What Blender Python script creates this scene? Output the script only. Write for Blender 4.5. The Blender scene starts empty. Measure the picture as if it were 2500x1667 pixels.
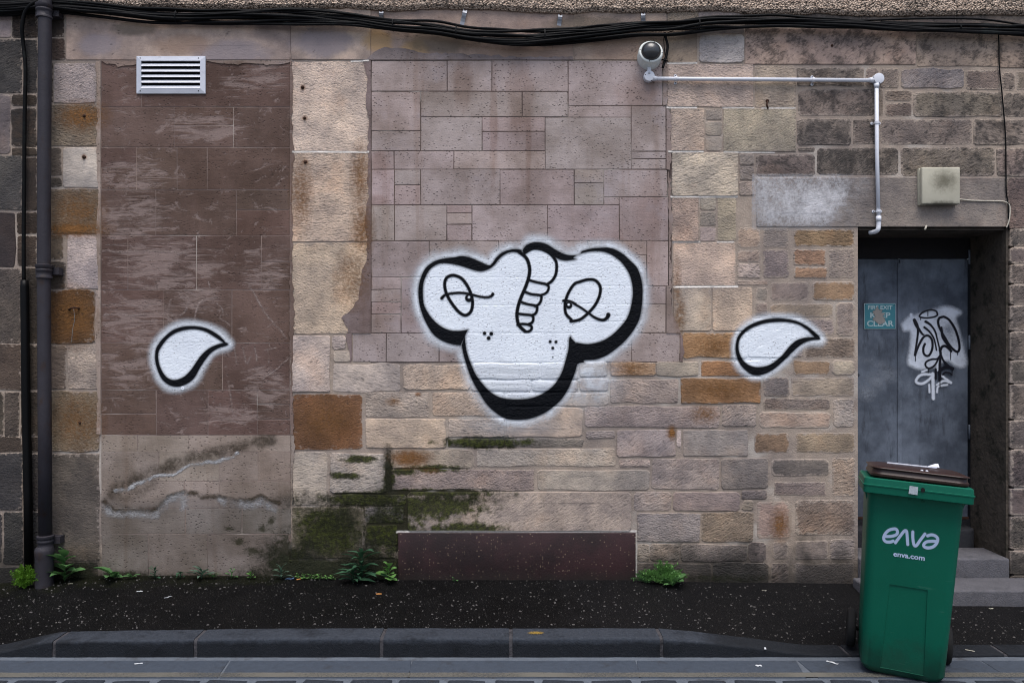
import bpy, bmesh, math, random
import numpy as np
from mathutils import Vector, Matrix
from mathutils.bvhtree import BVHTree
from mathutils import noise as mnoise

R = math.radians
random.seed(7)
np.random.seed(7)
scene = bpy.context.scene
C = scene.collection

# ------------------------------------------------------------------ camera
F = 1875.0            # focal length in photograph pixels (2500 wide)
D = 5.0               # distance camera - wall face
H = 1.54              # camera height
cam_data = bpy.data.cameras.new('camera')
cam = bpy.data.objects.new('camera', cam_data)
C.objects.link(cam)
cam.location = (0, -D, H)
cam.rotation_euler = (R(90), 0, 0)
cam_data.sensor_width = 36
cam_data.lens = 27.0
cam_data.clip_end = 500
scene.camera = cam

# ------------------------------------------------------------------ light
SUN_EL = 70
world = bpy.data.worlds.new('World')
scene.world = world
world.use_nodes = True
wt = world.node_tree
sky = wt.nodes.new('ShaderNodeTexSky')
sky.sky_type = 'NISHITA'
sky.sun_disc = False
sky.sun_elevation = R(SUN_EL)
sky.sun_rotation = R(180)
sky.dust_density = 4.0
sky.air_density = 1.0
wt.links.new(sky.outputs[0], wt.nodes['Background'].inputs[0])
wt.nodes['Background'].inputs[1].default_value = 0.10
sd = bpy.data.lights.new('sun', 'SUN')
sd.energy = 1.35
sd.angle = R(40)
sd.color = (1.0, 0.99, 0.985)
sun = bpy.data.objects.new('sun', sd)
C.objects.link(sun)
sun.location = (0, -6, 8)
sun.rotation_euler = (R(90 - SUN_EL), 0, R(6))
vs = scene.view_settings
vs.view_transform = 'Standard'
vs.look = 'None'
vs.gamma = 1
vs.exposure = 0.86
vs.use_curve_mapping = False
scene.cycles.transparent_max_bounces = 12
scene.cycles.filter_width = 1.05

# ------------------------------------------------------------------ helpers
def P(px, py, y=0.0):
    s = (D + y) / F
    return Vector(((px - 1250) * s, y, H + (833.5 - py) * s))

def lin(c):
    return tuple(((v / 255) / 12.92 if v / 255 <= 0.04045 else ((v / 255 + 0.055) / 1.055) ** 2.4) for v in c)

K = 0.80
def col(r, g, b):
    return tuple(min(0.9, v / K) for v in lin((r, g, b)))

def new_mesh(name, verts, faces, mat=None, parent=None, loc=None, smooth=None):
    """verts in world coordinates; the object's origin goes to loc (or the bbox centre)."""
    vs_ = [Vector(v) for v in verts]
    if loc is None:
        mn = [min(v[i] for v in vs_) for i in range(3)]
        mx = [max(v[i] for v in vs_) for i in range(3)]
        loc = Vector([(a + b) / 2 for a, b in zip(mn, mx)])
    loc = Vector(loc)
    me = bpy.data.meshes.new(name)
    me.from_pydata([v - loc for v in vs_], [], faces)
    me.update()
    o = bpy.data.objects.new(name, me)
    C.objects.link(o)
    if mat:
        me.materials.append(mat)
    if smooth is True:
        for p in me.polygons: p.use_smooth = True
    elif callable(smooth):
        for p in me.polygons: p.use_smooth = smooth(p)
    if parent is not None:
        o.parent = parent
        o.location = loc - parent.location if parent.parent is None else loc - parent.location - parent.parent.location
    else:
        o.location = loc
    return o

def tag(o, label=None, cat=None, group=None, kind=None):
    if label: o['label'] = label
    if cat: o['category'] = cat
    if group: o['group'] = group
    if kind: o['kind'] = kind
    return o

def empty(name, loc, label=None, cat=None, group=None, kind=None):
    o = bpy.data.objects.new(name, None)
    o.empty_display_size = 0.1
    o.location = loc
    C.objects.link(o)
    return tag(o, label, cat, group, kind)

class MB:
    def __init__(s): s.v = []; s.f = []
    def add(s, v, f):
        n = len(s.v); s.v += [Vector(p) for p in v]; s.f += [tuple(i + n for i in q) for q in f]
        return s
    def box(s, a, b):
        x0, y0, z0 = a; x1, y1, z1 = b
        return s.add([(x0,y0,z0),(x1,y0,z0),(x1,y1,z0),(x0,y1,z0),(x0,y0,z1),(x1,y0,z1),(x1,y1,z1),(x0,y1,z1)],
                     [(0,3,2,1),(4,5,6,7),(0,1,5,4),(1,2,6,5),(2,3,7,6),(3,0,4,7)])
    def tube(s, pts, r, n=8, cap=True):
        pts = [Vector(p) for p in pts]
        rr = r if isinstance(r, (list, tuple)) else [r] * len(pts)
        rings = []
        up = None
        for i, p in enumerate(pts):
            t = (pts[min(i + 1, len(pts) - 1)] - pts[max(i - 1, 0)]).normalized()
            if up is None:
                up = Vector((0, 0, 1)) if abs(t.z) < 0.9 else Vector((0, 1, 0))
            u = t.cross(up)
            if u.length < 1e-6: u = t.orthogonal()
            u.normalize(); w = u.cross(t).normalized(); up = w
            rings.append([p + (u * math.cos(2*math.pi*k/n) + w * math.sin(2*math.pi*k/n)) * rr[i] for k in range(n)])
        return s.loft(rings, cap)
    def loft(s, rings, cap=True):
        n = len(rings[0]); v = [p for r in rings for p in r]; f = []
        for i in range(len(rings) - 1):
            for k in range(n):
                f.append((i*n+k, i*n+(k+1) % n, (i+1)*n+(k+1) % n, (i+1)*n+k))
        if cap:
            f.append(tuple(reversed(range(n)))); f.append(tuple((len(rings)-1)*n + k for k in range(n)))
        return s.add(v, f)
    def lathe(s, origin, axis, prof, n=20):
        """prof: list of (radius, distance along axis)"""
        a = Vector(axis).normalized(); u = a.orthogonal().normalized(); w = a.cross(u)
        o = Vector(origin)
        rings = [[o + a * h + (u * math.cos(2*math.pi*k/n) + w * math.sin(2*math.pi*k/n)) * max(r, 1e-4) for k in range(n)] for r, h in prof]
        return s.loft(rings)
    def build(s, name, mat, parent=None, loc=None, smooth=None):
        bm_o = new_mesh(name, s.v, s.f, mat, parent, loc, smooth)
        b = bmesh.new(); b.from_mesh(bm_o.data)
        bmesh.ops.recalc_face_normals(b, faces=b.faces)
        b.to_mesh(bm_o.data); b.free()
        return bm_o

def bevel(o, w, seg=2):
    b = bmesh.new(); b.from_mesh(o.data)
    bmesh.ops.bevel(b, geom=[e for e in b.edges if e.calc_face_angle(0) > 0.6], offset=w, segments=seg, profile=0.5, affect='EDGES')
    b.to_mesh(o.data); b.free()
    for p in o.data.polygons: p.use_smooth = True
    try:
        o.data.set_sharp_from_angle(angle=R(50))
    except Exception:
        pass
    return o

def catmull(pts, n=8, closed=False):
    pts = [np.array(p, float) for p in pts]; out = []
    m = len(pts)
    rng = range(m) if closed else range(m - 1)
    for i in rng:
        if closed:
            a, b, c, d = pts[(i-1) % m], pts[i], pts[(i+1) % m], pts[(i+2) % m]
        else:
            a, b, c, d = pts[max(i-1, 0)], pts[i], pts[i+1], pts[min(i+2, m-1)]
        for k in range(n):
            t = k / n
            out.append(0.5*((2*b) + (-a+c)*t + (2*a-5*b+4*c-d)*t*t + (-a+3*b-3*c+d)*t**3))
    if not closed: out.append(pts[-1])
    return out

# ------------------------------------------------------------------ node helpers
class G:
    def __init__(s, name):
        s.m = bpy.data.materials.new(name); s.m.use_nodes = True
        s.t = s.m.node_tree; s.t.nodes.clear()
        s.out = s.t.nodes.new('ShaderNodeOutputMaterial')
    def n(s, typ, ins=None, **props):
        nd = s.t.nodes.new(typ)
        for k, v in props.items(): setattr(nd, k, v)
        for k, v in (ins or {}).items():
            sock = nd.inputs[k]
            if isinstance(v, bpy.types.NodeSocket): s.t.links.new(v, sock)
            else: sock.default_value = v
        return nd
    def math(s, op, a, b=0.0, clamp=False):
        return s.n('ShaderNodeMath', {0: a, 1: b}, operation=op, use_clamp=clamp).outputs[0]
    def mix(s, fac, a, b, blend='MIX'):
        if isinstance(a, tuple) and len(a) == 3: a = a + (1,)
        if isinstance(b, tuple) and len(b) == 3: b = b + (1,)
        return s.n('ShaderNodeMix', {0: fac, 6: a, 7: b}, data_type='RGBA', blend_type=blend).outputs[2]
    def ramp(s, v, a, b, c=0.0, d=1.0):
        return s.n('ShaderNodeMapRange', {0: v, 1: a, 2: b, 3: c, 4: d}, interpolation_type='SMOOTHSTEP').outputs[0]
    def pos(s):
        return s.n('ShaderNodeNewGeometry').outputs['Position']
    def scale(s, vec, sc, off=None):
        m = s.n('ShaderNodeVectorMath', {0: vec, 1: sc}, operation='MULTIPLY').outputs[0]
        if off is not None:
            m = s.n('ShaderNodeVectorMath', {0: m, 1: off}, operation='ADD').outputs[0]
        return m
    def noise(s, vec, scale, detail=4, rough=0.55, dist=0.0):
        return s.n('ShaderNodeTexNoise', {'Vector': vec, 'Scale': scale, 'Detail': detail, 'Roughness': rough, 'Distortion': dist}).outputs[0]
    def voronoi(s, vec, scale, rnd=1.0):
        return s.n('ShaderNodeTexVoronoi', {'Vector': vec, 'Scale': scale, 'Randomness': rnd}).outputs[0]
    def blob(s, pos, px, py, rx, ry):
        c = P(px, py)
        d = s.n('ShaderNodeVectorMath', {0: pos, 1: tuple(c)}, operation='SUBTRACT').outputs[0]
        d = s.n('ShaderNodeVectorMath', {0: d, 1: (375.0/rx, 0.0, 375.0/ry)}, operation='MULTIPLY').outputs[0]
        l = s.n('ShaderNodeVectorMath', {0: d}, operation='LENGTH').outputs['Value']
        return s.math('SUBTRACT', 1.0, l, clamp=True)
    def blobs(s, pos, lst):
        r = None
        for b in lst:
            x = s.blob(pos, *b)
            r = x if r is None else s.math('MAXIMUM', r, x)
        return r
    def bump(s, h, dist, strength=1.0, normal=None):
        ins = {'Height': h, 'Distance': dist, 'Strength': strength}
        if normal is not None: ins['Normal'] = normal
        return s.n('ShaderNodeBump', ins).outputs[0]
    def principled(s, color, rough=0.9, normal=None, spec=0.3, metal=0.0, **kw):
        ins = {'Base Color': color if not (isinstance(color, tuple) and len(color) == 3) else color + (1,), 'Roughness': rough, 'Metallic': metal, 'Specular IOR Level': spec}
        if normal is not None: ins['Normal'] = normal
        ins.update(kw)
        return s.n('ShaderNodeBsdfPrincipled', ins).outputs[0]
    def finish(s, sh):
        s.t.links.new(sh, s.out.inputs[0]); return s.m

def tool_height(g, pos, ang=0.35, fine=1.0):
    """pecked stone: short slanting tool marks, pocks and grain"""
    rot = g.n('ShaderNodeVectorRotate', {'Vector': pos, 'Axis': (0, 1, 0), 'Angle': ang}, rotation_type='AXIS_ANGLE').outputs[0]
    a = g.noise(g.scale(rot, (34.0, 14.0, 78.0)), 1.0, 4, 0.66, 0.6)
    b = g.noise(pos, 11.0, 4, 0.6)
    c = g.noise(pos, 150.0, 3, 0.65)
    pk = g.ramp(g.voronoi(g.scale(rot, (30.0, 12.0, 58.0)), 1.0), 0.08, 0.42)
    h = g.math('ADD', g.math('MULTIPLY', a, 1.15), g.math('MULTIPLY', b, 0.7))
    h = g.math('ADD', h, g.math('MULTIPLY', pk, 0.22))
    t = g.math('ADD', g.math('MULTIPLY', a, 0.8), g.math('MULTIPLY', pk, 0.16))
    return g.math('ADD', h, g.math('MULTIPLY', c, 0.30)), t

MOSS = [(800,1300,135,110),(1050,1235,230,62),(950,1165,24,90),(1190,1080,190,24),(1065,1143,120,16),(900,1218,190,36),(960,1300,140,95),
        (705,1380,140,90),(1040,1203,290,18),(770,1395,190,55),(920,1385,130,70),(880,1120,70,16),(985,1150,70,16),(160,1395,110,30),(1140,1290,170,30),(840,1160,70,14)]
RUST = [(206,384,14,14),(739,214,14,12),(744,289,14,12),(746,396,16,14),(960,440,60,70),(1000,1118,90,36),(1640,1056,22,22),(1020,962,16,12)]

def stone_material(name, bump=0.011, pits=1.0, smear=0.5, washes=()):
    g = G(name)
    pos = g.pos()
    oi = g.n('ShaderNodeObjectInfo')
    rnd = oi.outputs['Random']
    offv = g.n('ShaderNodeCombineXYZ', {0: g.math('MULTIPLY', rnd, 37.0), 1: g.math('MULTIPLY', rnd, 11.0), 2: g.math('MULTIPLY', rnd, 91.0)}).outputs[0]
    p2 = g.n('ShaderNodeVectorMath', {0: pos, 1: offv}, operation='ADD').outputs[0]
    ang = g.math('MULTIPLY_ADD', rnd, 1.1); ang.node.inputs[2].default_value = -0.35
    rs_ = g.math('FRACT', g.math('MULTIPLY', rnd, 57.3))
    p3 = g.n('ShaderNodeVectorMath', {0: p2, 'Scale': g.math('MULTIPLY_ADD', rs_, 0.65)}, operation='SCALE')
    p3.inputs['Scale'].links[0].from_node.inputs[2].default_value = 0.68
    h, tooled = tool_height(g, p3.outputs[0], ang)
    base = oi.outputs['Color']
    big = g.noise(p2, 7.0, 5, 0.6)
    c = g.mix(1.0, base, g.mix(g.ramp(big, 0.3, 0.72), (0.74, 0.74, 0.75), (1.2, 1.18, 1.15)), 'MULTIPLY')
    # weathering that runs across neighbouring stones
    wash = g.noise(pos, 1.7, 6, 0.62)
    c = g.mix(1.0, c, g.mix(g.ramp(wash, 0.36, 0.64), (0.76, 0.76, 0.79), (1.16, 1.13, 1.08)), 'MULTIPLY')
    warm = g.noise(pos, 3.3, 5, 0.6)
    c = g.mix(g.ramp(warm, 0.5, 0.7, 0, 0.5), c, g.mix(1.0, c, (1.08, 0.93, 0.82), 'MULTIPLY'))
    cool = g.noise(p2, 4.7, 3, 0.5)
    c = g.mix(g.ramp(cool, 0.52, 0.75, 0, 0.5), c, g.mix(1.0, c, (0.84, 0.86, 0.90), 'MULTIPLY'))
    # dirt plus crevice shade the bump lacks, painted into the tooling hollows
    c = g.mix(g.ramp(tooled, 0.36, 0.54, 0.50 * pits, 0.0), c, (0.045, 0.04, 0.036))
    grain = g.noise(pos, 260.0, 2, 0.7)
    c = g.mix(1.0, c, g.mix(grain, (0.70, 0.70, 0.70), (1.30, 1.30, 1.30)), 'MULTIPLY')
    # mortar smeared over the arrises, irregular
    ed = g.n('ShaderNodeAttribute', attribute_name='edge').outputs['Fac']
    es = g.math('ADD', g.math('MULTIPLY', ed, 1.0), g.math('MULTIPLY', g.math('SUBTRACT', g.noise(pos, 26.0, 7, 0.74), 0.5), 2.2))
    mcol_ = g.mix(g.noise(pos, 9.0, 6, 0.65), col(128, 117, 108), col(164, 152, 142))
    c = g.mix(g.ramp(es, 1.02 - smear * 0.55, 1.30 - smear * 0.5, 0, min(0.92, smear * 1.6)), c, g.mix(1.0, mcol_, g.mix(g.ramp(wash, 0.36, 0.64), (0.76, 0.76, 0.79), (1.16, 1.13, 1.08)), 'MULTIPLY'))
    for wl, wc, wamt in washes:
        wv = g.math('ADD', g.blobs(pos, wl), g.math('MULTIPLY', g.math('SUBTRACT', g.noise(pos, 7.0, 6, 0.65), 0.5), 0.9))
        c = g.mix(g.ramp(wv, 0.22, 0.62, 0, wamt), c, wc)
    # soot: obj alpha says how much
    so = g.noise(p2, 11.0, 8, 0.68, 0.4)
    so = g.math('ADD', so, g.math('MULTIPLY', oi.outputs['Alpha'], 0.47))
    so2 = g.math('ADD', so, g.math('MULTIPLY', g.math('SUBTRACT', tooled, 0.5), -0.6))
    c = g.mix(g.ramp(so2, 0.62, 0.86, 0, 0.72), c, (0.030, 0.028, 0.028))
    # rusty iron stains
    rs = g.math('ADD', g.blobs(pos, RUST), g.math('MULTIPLY', g.math('SUBTRACT', g.noise(pos, 24.0, 4, 0.6), 0.5), 0.7))
    c = g.mix(g.ramp(rs, 0.25, 0.85, 0, 0.75), c, (0.19, 0.075, 0.022))
    # moss
    ms = g.math('ADD', g.blobs(pos, MOSS), g.math('MULTIPLY', g.math('SUBTRACT', g.noise(pos, 16.0, 8, 0.7), 0.5), 1.6))
    mfac = g.ramp(ms, 0.22, 0.66, 0, 0.95)
    mcol = g.mix(g.ramp(g.noise(pos, 40.0, 4, 0.7), 0.35, 0.7), (0.014, 0.016, 0.006), (0.058, 0.070, 0.011))
    c = g.mix(mfac, c, mcol)
    # damp grime creeping up from the pavement, ragged edge
    z = g.n('ShaderNodeSeparateXYZ', {0: pos}).outputs[2]
    gr = g.math('ADD', z, g.math('MULTIPLY', g.math('SUBTRACT', g.noise(pos, 5.0, 6, 0.65), 0.5), 0.75))
    c = g.mix(g.ramp(gr, -0.02, 0.32, 0.82, 0.0), c, (0.024, 0.023, 0.021))
    hh = g.math('ADD', h, g.math('MULTIPLY', mfac, g.math('MULTIPLY', g.noise(pos, 120.0, 3, 0.7), 0.5)))
    bs_ = g.math('MULTIPLY_ADD', g.math('FRACT', g.math('MULTIPLY', rnd, 23.7)), 0.85)
    bs_.node.inputs[2].default_value = 0.35
    nrm = g.bump(hh, bump, 1.0)
    g.t.links.new(bs_, nrm.node.inputs['Strength'])
    return g.finish(g.principled(c, 0.92, nrm, 0.2))

M_rough = stone_material('tooled_sandstone', 0.013, 0.5)
M_flush = stone_material('flush_pointed_rubble', 0.013, 0.55, 0.9)
M_smooth = stone_material('worn_sandstone', 0.0035, 0.2, 0.1, (([(790,105,120,60),(560,130,160,50),(240,110,80,50)], col(128,120,124), 0.75), ([(925,100,60,50),(1010,125,60,40)], col(166,136,98), 0.8), ([(1080,100,140,60),(330,70,90,30),(1420,60,160,30)], col(92,84,74), 0.7), ([(1300,130,200,30),(1500,120,120,50)], col(140,118,104), 0.6), ([(450,110,120,40)], col(142,116,98), 0.5)))

def render_material(name, scratched, lower=False):
    g = G(name)
    pos = g.pos()
    oi = g.n('ShaderNodeObjectInfo')
    base = oi.outputs['Color']
    big = g.noise(pos, 2.6, 5, 0.6)
    c = g.mix(1.0, base, g.mix(g.ramp(big, 0.3, 0.7), (0.70, 0.67, 0.64), (1.22, 1.22, 1.25)), 'MULTIPLY')
    med = g.noise(pos, 13.0, 5, 0.65)
    c = g.mix(1.0, c, g.mix(med, (0.78, 0.78, 0.78), (1.22, 1.22, 1.22)), 'MULTIPLY')
    # water streaks running down
    st = g.noise(g.scale(pos, (9.0, 1.0, 0.5)), 1.0, 4, 0.6)
    c = g.mix(g.ramp(st, 0.54, 0.72, 0, 0.42 if not scratched else 0.2), c, g.mix(1.0, c, (0.66, 0.56, 0.47), 'MULTIPLY'))
    if not scratched and not lower:
        dr = g.blobs(pos, [(1205,300,16,260),(1290,330,12,330),(1270,240,60,160),(1130,200,40,120),(1560,230,90,70),(1590,500,70,160),(925,400,40,60),(925,490,40,24),(1500,640,160,140),(960,760,120,90)])
        dr = g.math('ADD', dr, g.math('MULTIPLY', g.math('SUBTRACT', g.noise(g.scale(pos, (16.0, 1.0, 4.0)), 1.0, 6, 0.65), 0.5), 0.9))
        c = g.mix(g.ramp(dr, 0.2, 0.7, 0, 0.55), c, g.mix(1.0, c, (0.68, 0.58, 0.52), 'MULTIPLY'))
        pl = g.noise(pos, 2.2, 5, 0.6)
        c = g.mix(g.ramp(pl, 0.54, 0.70, 0, 0.5), c, col(150, 142, 146))
    # pecked pits: short dark dashes
    pv = g.scale(pos, (42.0, 10.0, 74.0))
    wob = g.n('ShaderNodeVectorMath', {0: pv, 1: g.scale(g.n('ShaderNodeTexNoise', {'Vector': pos, 'Scale': 30.0}).outputs[1], (0.8, 0.8, 0.8))}, operation='ADD').outputs[0]
    vo = g.voronoi(wob, 1.0)
    dens = g.ramp(g.noise(pos, 7.0, 3, 0.6), 0.38, 0.6, 0.05, 1.0)
    pit = g.math('MULTIPLY', g.ramp(vo, 0.12, 0.30, 1.0, 0.0), dens)
    h = g.math('MULTIPLY', pit, -1.0)
    if scratched:
        reg = g.blobs(pos, [(330,430,130,70),(320,530,150,80),(400,650,190,110),(340,780,150,90),(340,900,150,90),(500,310,170,60),(640,660,90,90),(650,950,80,90),(560,1010,120,50),(620,190,120,60),(480,720,80,60)])
        reg = g.math('MULTIPLY', g.ramp(reg, 0.0, 0.7), 0.15)
        s1 = g.noise(g.scale(pos, (4.5, 1.0, 17.0)), 1.0, 9, 0.74, 0.9)
        f = g.ramp(g.math('ADD', s1, reg), 0.575, 0.70, 0, 0.58)
        s2 = g.noise(g.scale(pos, (3.0, 1.0, 75.0)), 1.0, 5, 0.66, 0.25)
        f = g.math('MAXIMUM', f, g.math('MULTIPLY', g.ramp(g.math('ADD', s2, reg), 0.62, 0.70, 0, 0.55), g.ramp(g.noise(pos, 4.5, 5, 0.65), 0.42, 0.58)))
        blt = g.noise(g.scale(pos, (1.0, 1.0, 1.5)), 9.0, 8, 0.76, 0.8)
        f = g.math('MAXIMUM', f, g.ramp(blt, 0.565, 0.64, 0, 0.5))
        c = g.mix(g.ramp(g.noise(pos, 4.0, 6, 0.7), 0.46, 0.7, 0, 0.5), c, g.mix(1.0, c, (0.66, 0.64, 0.64), 'MULTIPLY'))
        c = g.mix(f, c, g.mix(g.noise(pos, 30.0, 3), col(124, 109, 104), col(152, 136, 130)))
        h = g.math('SUBTRACT', h, g.math('MULTIPLY', f, 0.7))
        c = g.mix(g.math('MULTIPLY', pit, 0.4), c, (0.03, 0.025, 0.024))
    else:
        c = g.mix(g.math('MULTIPLY', pit, 0.62), c, (0.035, 0.028, 0.027))
    if lower:
        zl_ = g.n('ShaderNodeSeparateXYZ', {0: pos}).outputs[2]
        dm = g.math('ADD', zl_, g.math('MULTIPLY', g.math('SUBTRACT', g.noise(pos, 2.2, 6, 0.6), 0.5), 0.22))
        c = g.mix(g.ramp(dm, 0.48, 0.56, 0.75, 0), c, g.mix(1.0, c, (0.60, 0.64, 0.68), 'MULTIPLY'))
        dk = g.blobs(pos, [(585,1325,40,26),(700,1340,110,110),(640,1290,40,24),(620,1345,60,30),(660,1270,24,24),(420,1450,460,70),(300,1405,140,34),(560,1290,30,14)])
        dk = g.math('ADD', dk, g.math('MULTIPLY', g.math('SUBTRACT', g.noise(pos, 22.0, 8, 0.72), 0.5), 1.9))
        c = g.mix(g.ramp(dk, 0.45, 0.90, 0, 0.85), c, (0.022, 0.022, 0.009))
    grain = g.noise(pos, 280.0, 2, 0.7)
    c = g.mix(1.0, c, g.mix(grain, (0.7, 0.7, 0.7), (1.3, 1.3, 1.3)), 'MULTIPLY')
    hh = g.math('ADD', g.math('MULTIPLY', h, 0.6), g.math('MULTIPLY', g.noise(pos, 110.0, 4, 0.65), 0.35))
    hh = g.math('ADD', hh, g.math('MULTIPLY', g.noise(g.scale(pos, (8.0, 4.0, 30.0)), 1.0, 3), 0.35))
    return g.finish(g.principled(c, 0.9, g.bump(hh, 0.006, 1.0), 0.22))

M_render_mid = render_material('purple_grey_render', False)
M_render_brown = render_material('scratched_brown_render', True)
M_render_low = render_material('damp_grey_render', False, True)

def mortar_material(name, c0, dark=0.5):
    g = G(name); pos = g.pos()
    n1 = g.noise(pos, 9.0, 6, 0.65)
    c = g.mix(n1, tuple(v * 0.55 for v in c0), tuple(min(v * 1.35, 0.8) for v in c0))
    c = g.mix(1.0, c, g.mix(g.ramp(g.noise(pos, 1.7, 6, 0.62), 0.36, 0.64), (0.76, 0.76, 0.79), (1.16, 1.13, 1.08)), 'MULTIPLY')
    ms = g.math('ADD', g.blobs(pos, MOSS), g.math('MULTIPLY', g.math('SUBTRACT', g.noise(pos, 16.0, 8, 0.7), 0.5), 1.3))
    c = g.mix(g.ramp(ms, 0.22, 0.5, 0, 0.95), c, (0.016, 0.017, 0.006))
    pale = g.noise(pos, 2.1, 3, 0.6)
    c = g.mix(g.ramp(pale, 0.54, 0.66, 0, 0.6), c, col(175, 168, 160))
    z = g.n('ShaderNodeSeparateXYZ', {0: pos}).outputs[2]
    gr = g.math('ADD', z, g.math('MULTIPLY', g.math('SUBTRACT', g.noise(pos, 5.0, 6, 0.65), 0.5), 0.8))
    c = g.mix(g.ramp(gr, 0.0, 0.35, 0.8, 0.0), c, (0.022, 0.021, 0.018))
    h = g.math('ADD', g.noise(pos, 140.0, 4, 0.7), g.noise(pos, 25.0, 3, 0.6))
    return g.finish(g.principled(c, 0.95, g.bump(h, 0.004, 1.0), 0.15))
M_mortar = mortar_material('lime_mortar', col(148, 136, 126))
M_groove_mid = mortar_material('scored_groove', col(86, 75, 71))
M_groove_brown = mortar_material('pale_scored_groove', col(128, 114, 108))

def rough_cast_material():
    g = G('pebble_roughcast'); pos = g.pos()
    v = g.voronoi(pos, 95.0)
    vc = g.n('ShaderNodeTexVoronoi', {'Vector': pos, 'Scale': 95.0}).outputs[1]
    val = g.n('ShaderNodeSeparateColor', {0: vc}).outputs[0]
    c = g.mix(val, col(140, 122, 108), col(205, 186, 168))
    c = g.mix(g.ramp(v, 0.4, 0.9), c, (0.05, 0.044, 0.038))
    c = g.mix(g.ramp(g.noise(pos, 1.6, 5, 0.6), 0.5, 0.7, 0, 0.6), c, (0.06, 0.052, 0.046))
    return g.finish(g.principled(c, 0.95, g.bump(g.math('MULTIPLY', v, -1.0), 0.012, 1.0), 0.15))
M_roughcast = rough_cast_material()

def simple(name, c, rough=0.6, spec=0.4, metal=0.0, nscale=20.0, var=0.25, bump=0.0, bscale=80.0, dirt=0.0, dirtcol=(0.02, 0.018, 0.016), dscale=8.0):
    g = G(name); pos = g.pos()
    n = g.noise(pos, nscale, 5, 0.6)
    cc = g.mix(n, tuple(v * (1 - var) for v in c), tuple(min(v * (1 + var), 1) for v in c))
    if dirt > 0:
        d = g.noise(pos, dscale, 7, 0.68)
        cc = g.mix(g.ramp(d, 0.62 - dirt * 0.25, 0.78 - dirt * 0.2, 0, 0.85), cc, dirtcol)
    nr = g.bump(g.noise(pos, bscale, 4, 0.6), bump, 1.0) if bump else None
    return g.finish(g.principled(cc, rough, nr, spec, metal))

def paint_material(name, c, breakup=0.25, rough=0.6, var=0.12, bump=0.010, spec=0.35, pits=0.0):
    g = G(name); pos = g.pos()
    at = g.n('ShaderNodeAttribute', attribute_name='alpha').outputs['Fac']
    n = g.noise(pos, 60.0, 5, 0.7)
    n2 = g.noise(pos, 6.0, 4, 0.6)
    cc = g.mix(n2, tuple(v * (1 - var) for v in c), tuple(min(v * (1 + var), 0.97) for v in c))
    h, tooled = tool_height(g, pos, 0.25)
    cc = g.mix(g.ramp(g.math('ADD', tooled, g.math('MULTIPLY', n2, 0.3)), 0.42, 0.56, breakup * 0.6, 0.0), cc, tuple(v * 0.45 for v in c))
    if pits:
        pv = g.scale(pos, (42.0, 10.0, 74.0))
        wob = g.n('ShaderNodeVectorMath', {0: pv, 1: g.scale(g.n('ShaderNodeTexNoise', {'Vector': pos, 'Scale': 30.0}).outputs[1], (0.8, 0.8, 0.8))}, operation='ADD').outputs[0]
        dens = g.ramp(g.noise(pos, 7.0, 3, 0.6), 0.38, 0.6, 0.15, 1.0)
        pit = g.math('MULTIPLY', g.ramp(g.voronoi(wob, 1.0), 0.10, 0.27, 1.0, 0.0), dens)
        cc = g.mix(g.math('MULTIPLY', pit, pits), cc, (0.10, 0.09, 0.09))
        cc = g.mix(g.ramp(g.noise(g.scale(pos, (3.0, 1.0, 5.0)), 1.0, 6, 0.65), 0.46, 0.68, 0, 0.35), cc, tuple(v * 0.70 for v in c))
    soft_ = g.math('MULTIPLY', g.math('MULTIPLY', at, g.math('SUBTRACT', 1.0, at)), 4.0)
    a = g.math('ADD', at, g.math('MULTIPLY', g.math('MULTIPLY', g.math('SUBTRACT', n, 0.5), soft_), breakup * 2.2))
    a = g.math('SUBTRACT', a, g.math('MULTIPLY', g.ramp(n, 0.60, 0.72), breakup * 0.5), clamp=True)
    sh = g.principled(cc, rough, g.bump(h, bump, 1.0), spec)
    tr = g.n('ShaderNodeBsdfTransparent').outputs[0]
    ms = g.n('ShaderNodeMixShader', {0: a, 1: tr, 2: sh}).outputs[0]
    return g.finish(ms)

M_white_paint = paint_material('white_spray_paint', (0.82, 0.875, 0.97), 0.2, 0.75, 0.06, 0.0032, 0.15, 0.8)
M_black_paint = paint_material('black_spray_paint', (0.0045, 0.0055, 0.008), 0.12, 0.65, 0.3, 0.010, 0.08)
M_salt = paint_material('salt_deposit', (0.42, 0.42, 0.43), 0.7, 0.9, 0.2)
M_point = paint_material('white_pointing', col(205, 200, 194), 0.5, 0.9, 0.15, 0.003)
M_damp = paint_material('damp_stain', (0.06, 0.045, 0.03), 0.6, 0.9, 0.2)
M_pale_scratch = paint_material('pale_scratch', col(150, 134, 128), 0.8, 0.9, 0.2)
M_whitewash = paint_material('whitewash', col(186, 185, 188), 0.75, 0.9, 0.2, 0.003)
M_oran_stain = paint_material('ochre_stain', (0.25, 0.115, 0.035), 0.9, 0.9, 0.25)
M_black_ink = paint_material('black_marker_ink', (0.004, 0.004, 0.010), 0.02, 0.5, 0.1, 0.0005)
M_white_ink = paint_material('white_door_paint', (0.78, 0.83, 0.95), 0.35, 0.6, 0.08, 0.0008)
M_scrape = paint_material('worn_door_paint', (0.30, 0.33, 0.38), 0.9, 0.8, 0.2, 0.0008)

# ------------------------------------------------------------------ SETTING: wall
zw_pts = [(-2000, 1412), (0, 1418), (130, 1412), (240, 1404), (710, 1406), (973, 1413), (1553, 1413), (1700, 1419), (2090, 1423), (2500, 1430), (4500, 1440)]
def zw(x):
    px = x * 375 + 1250
    py = np.interp(px, [a for a, b in zw_pts], [b for a, b in zw_pts])
    return H + (833.5 - py) / 375

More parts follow.
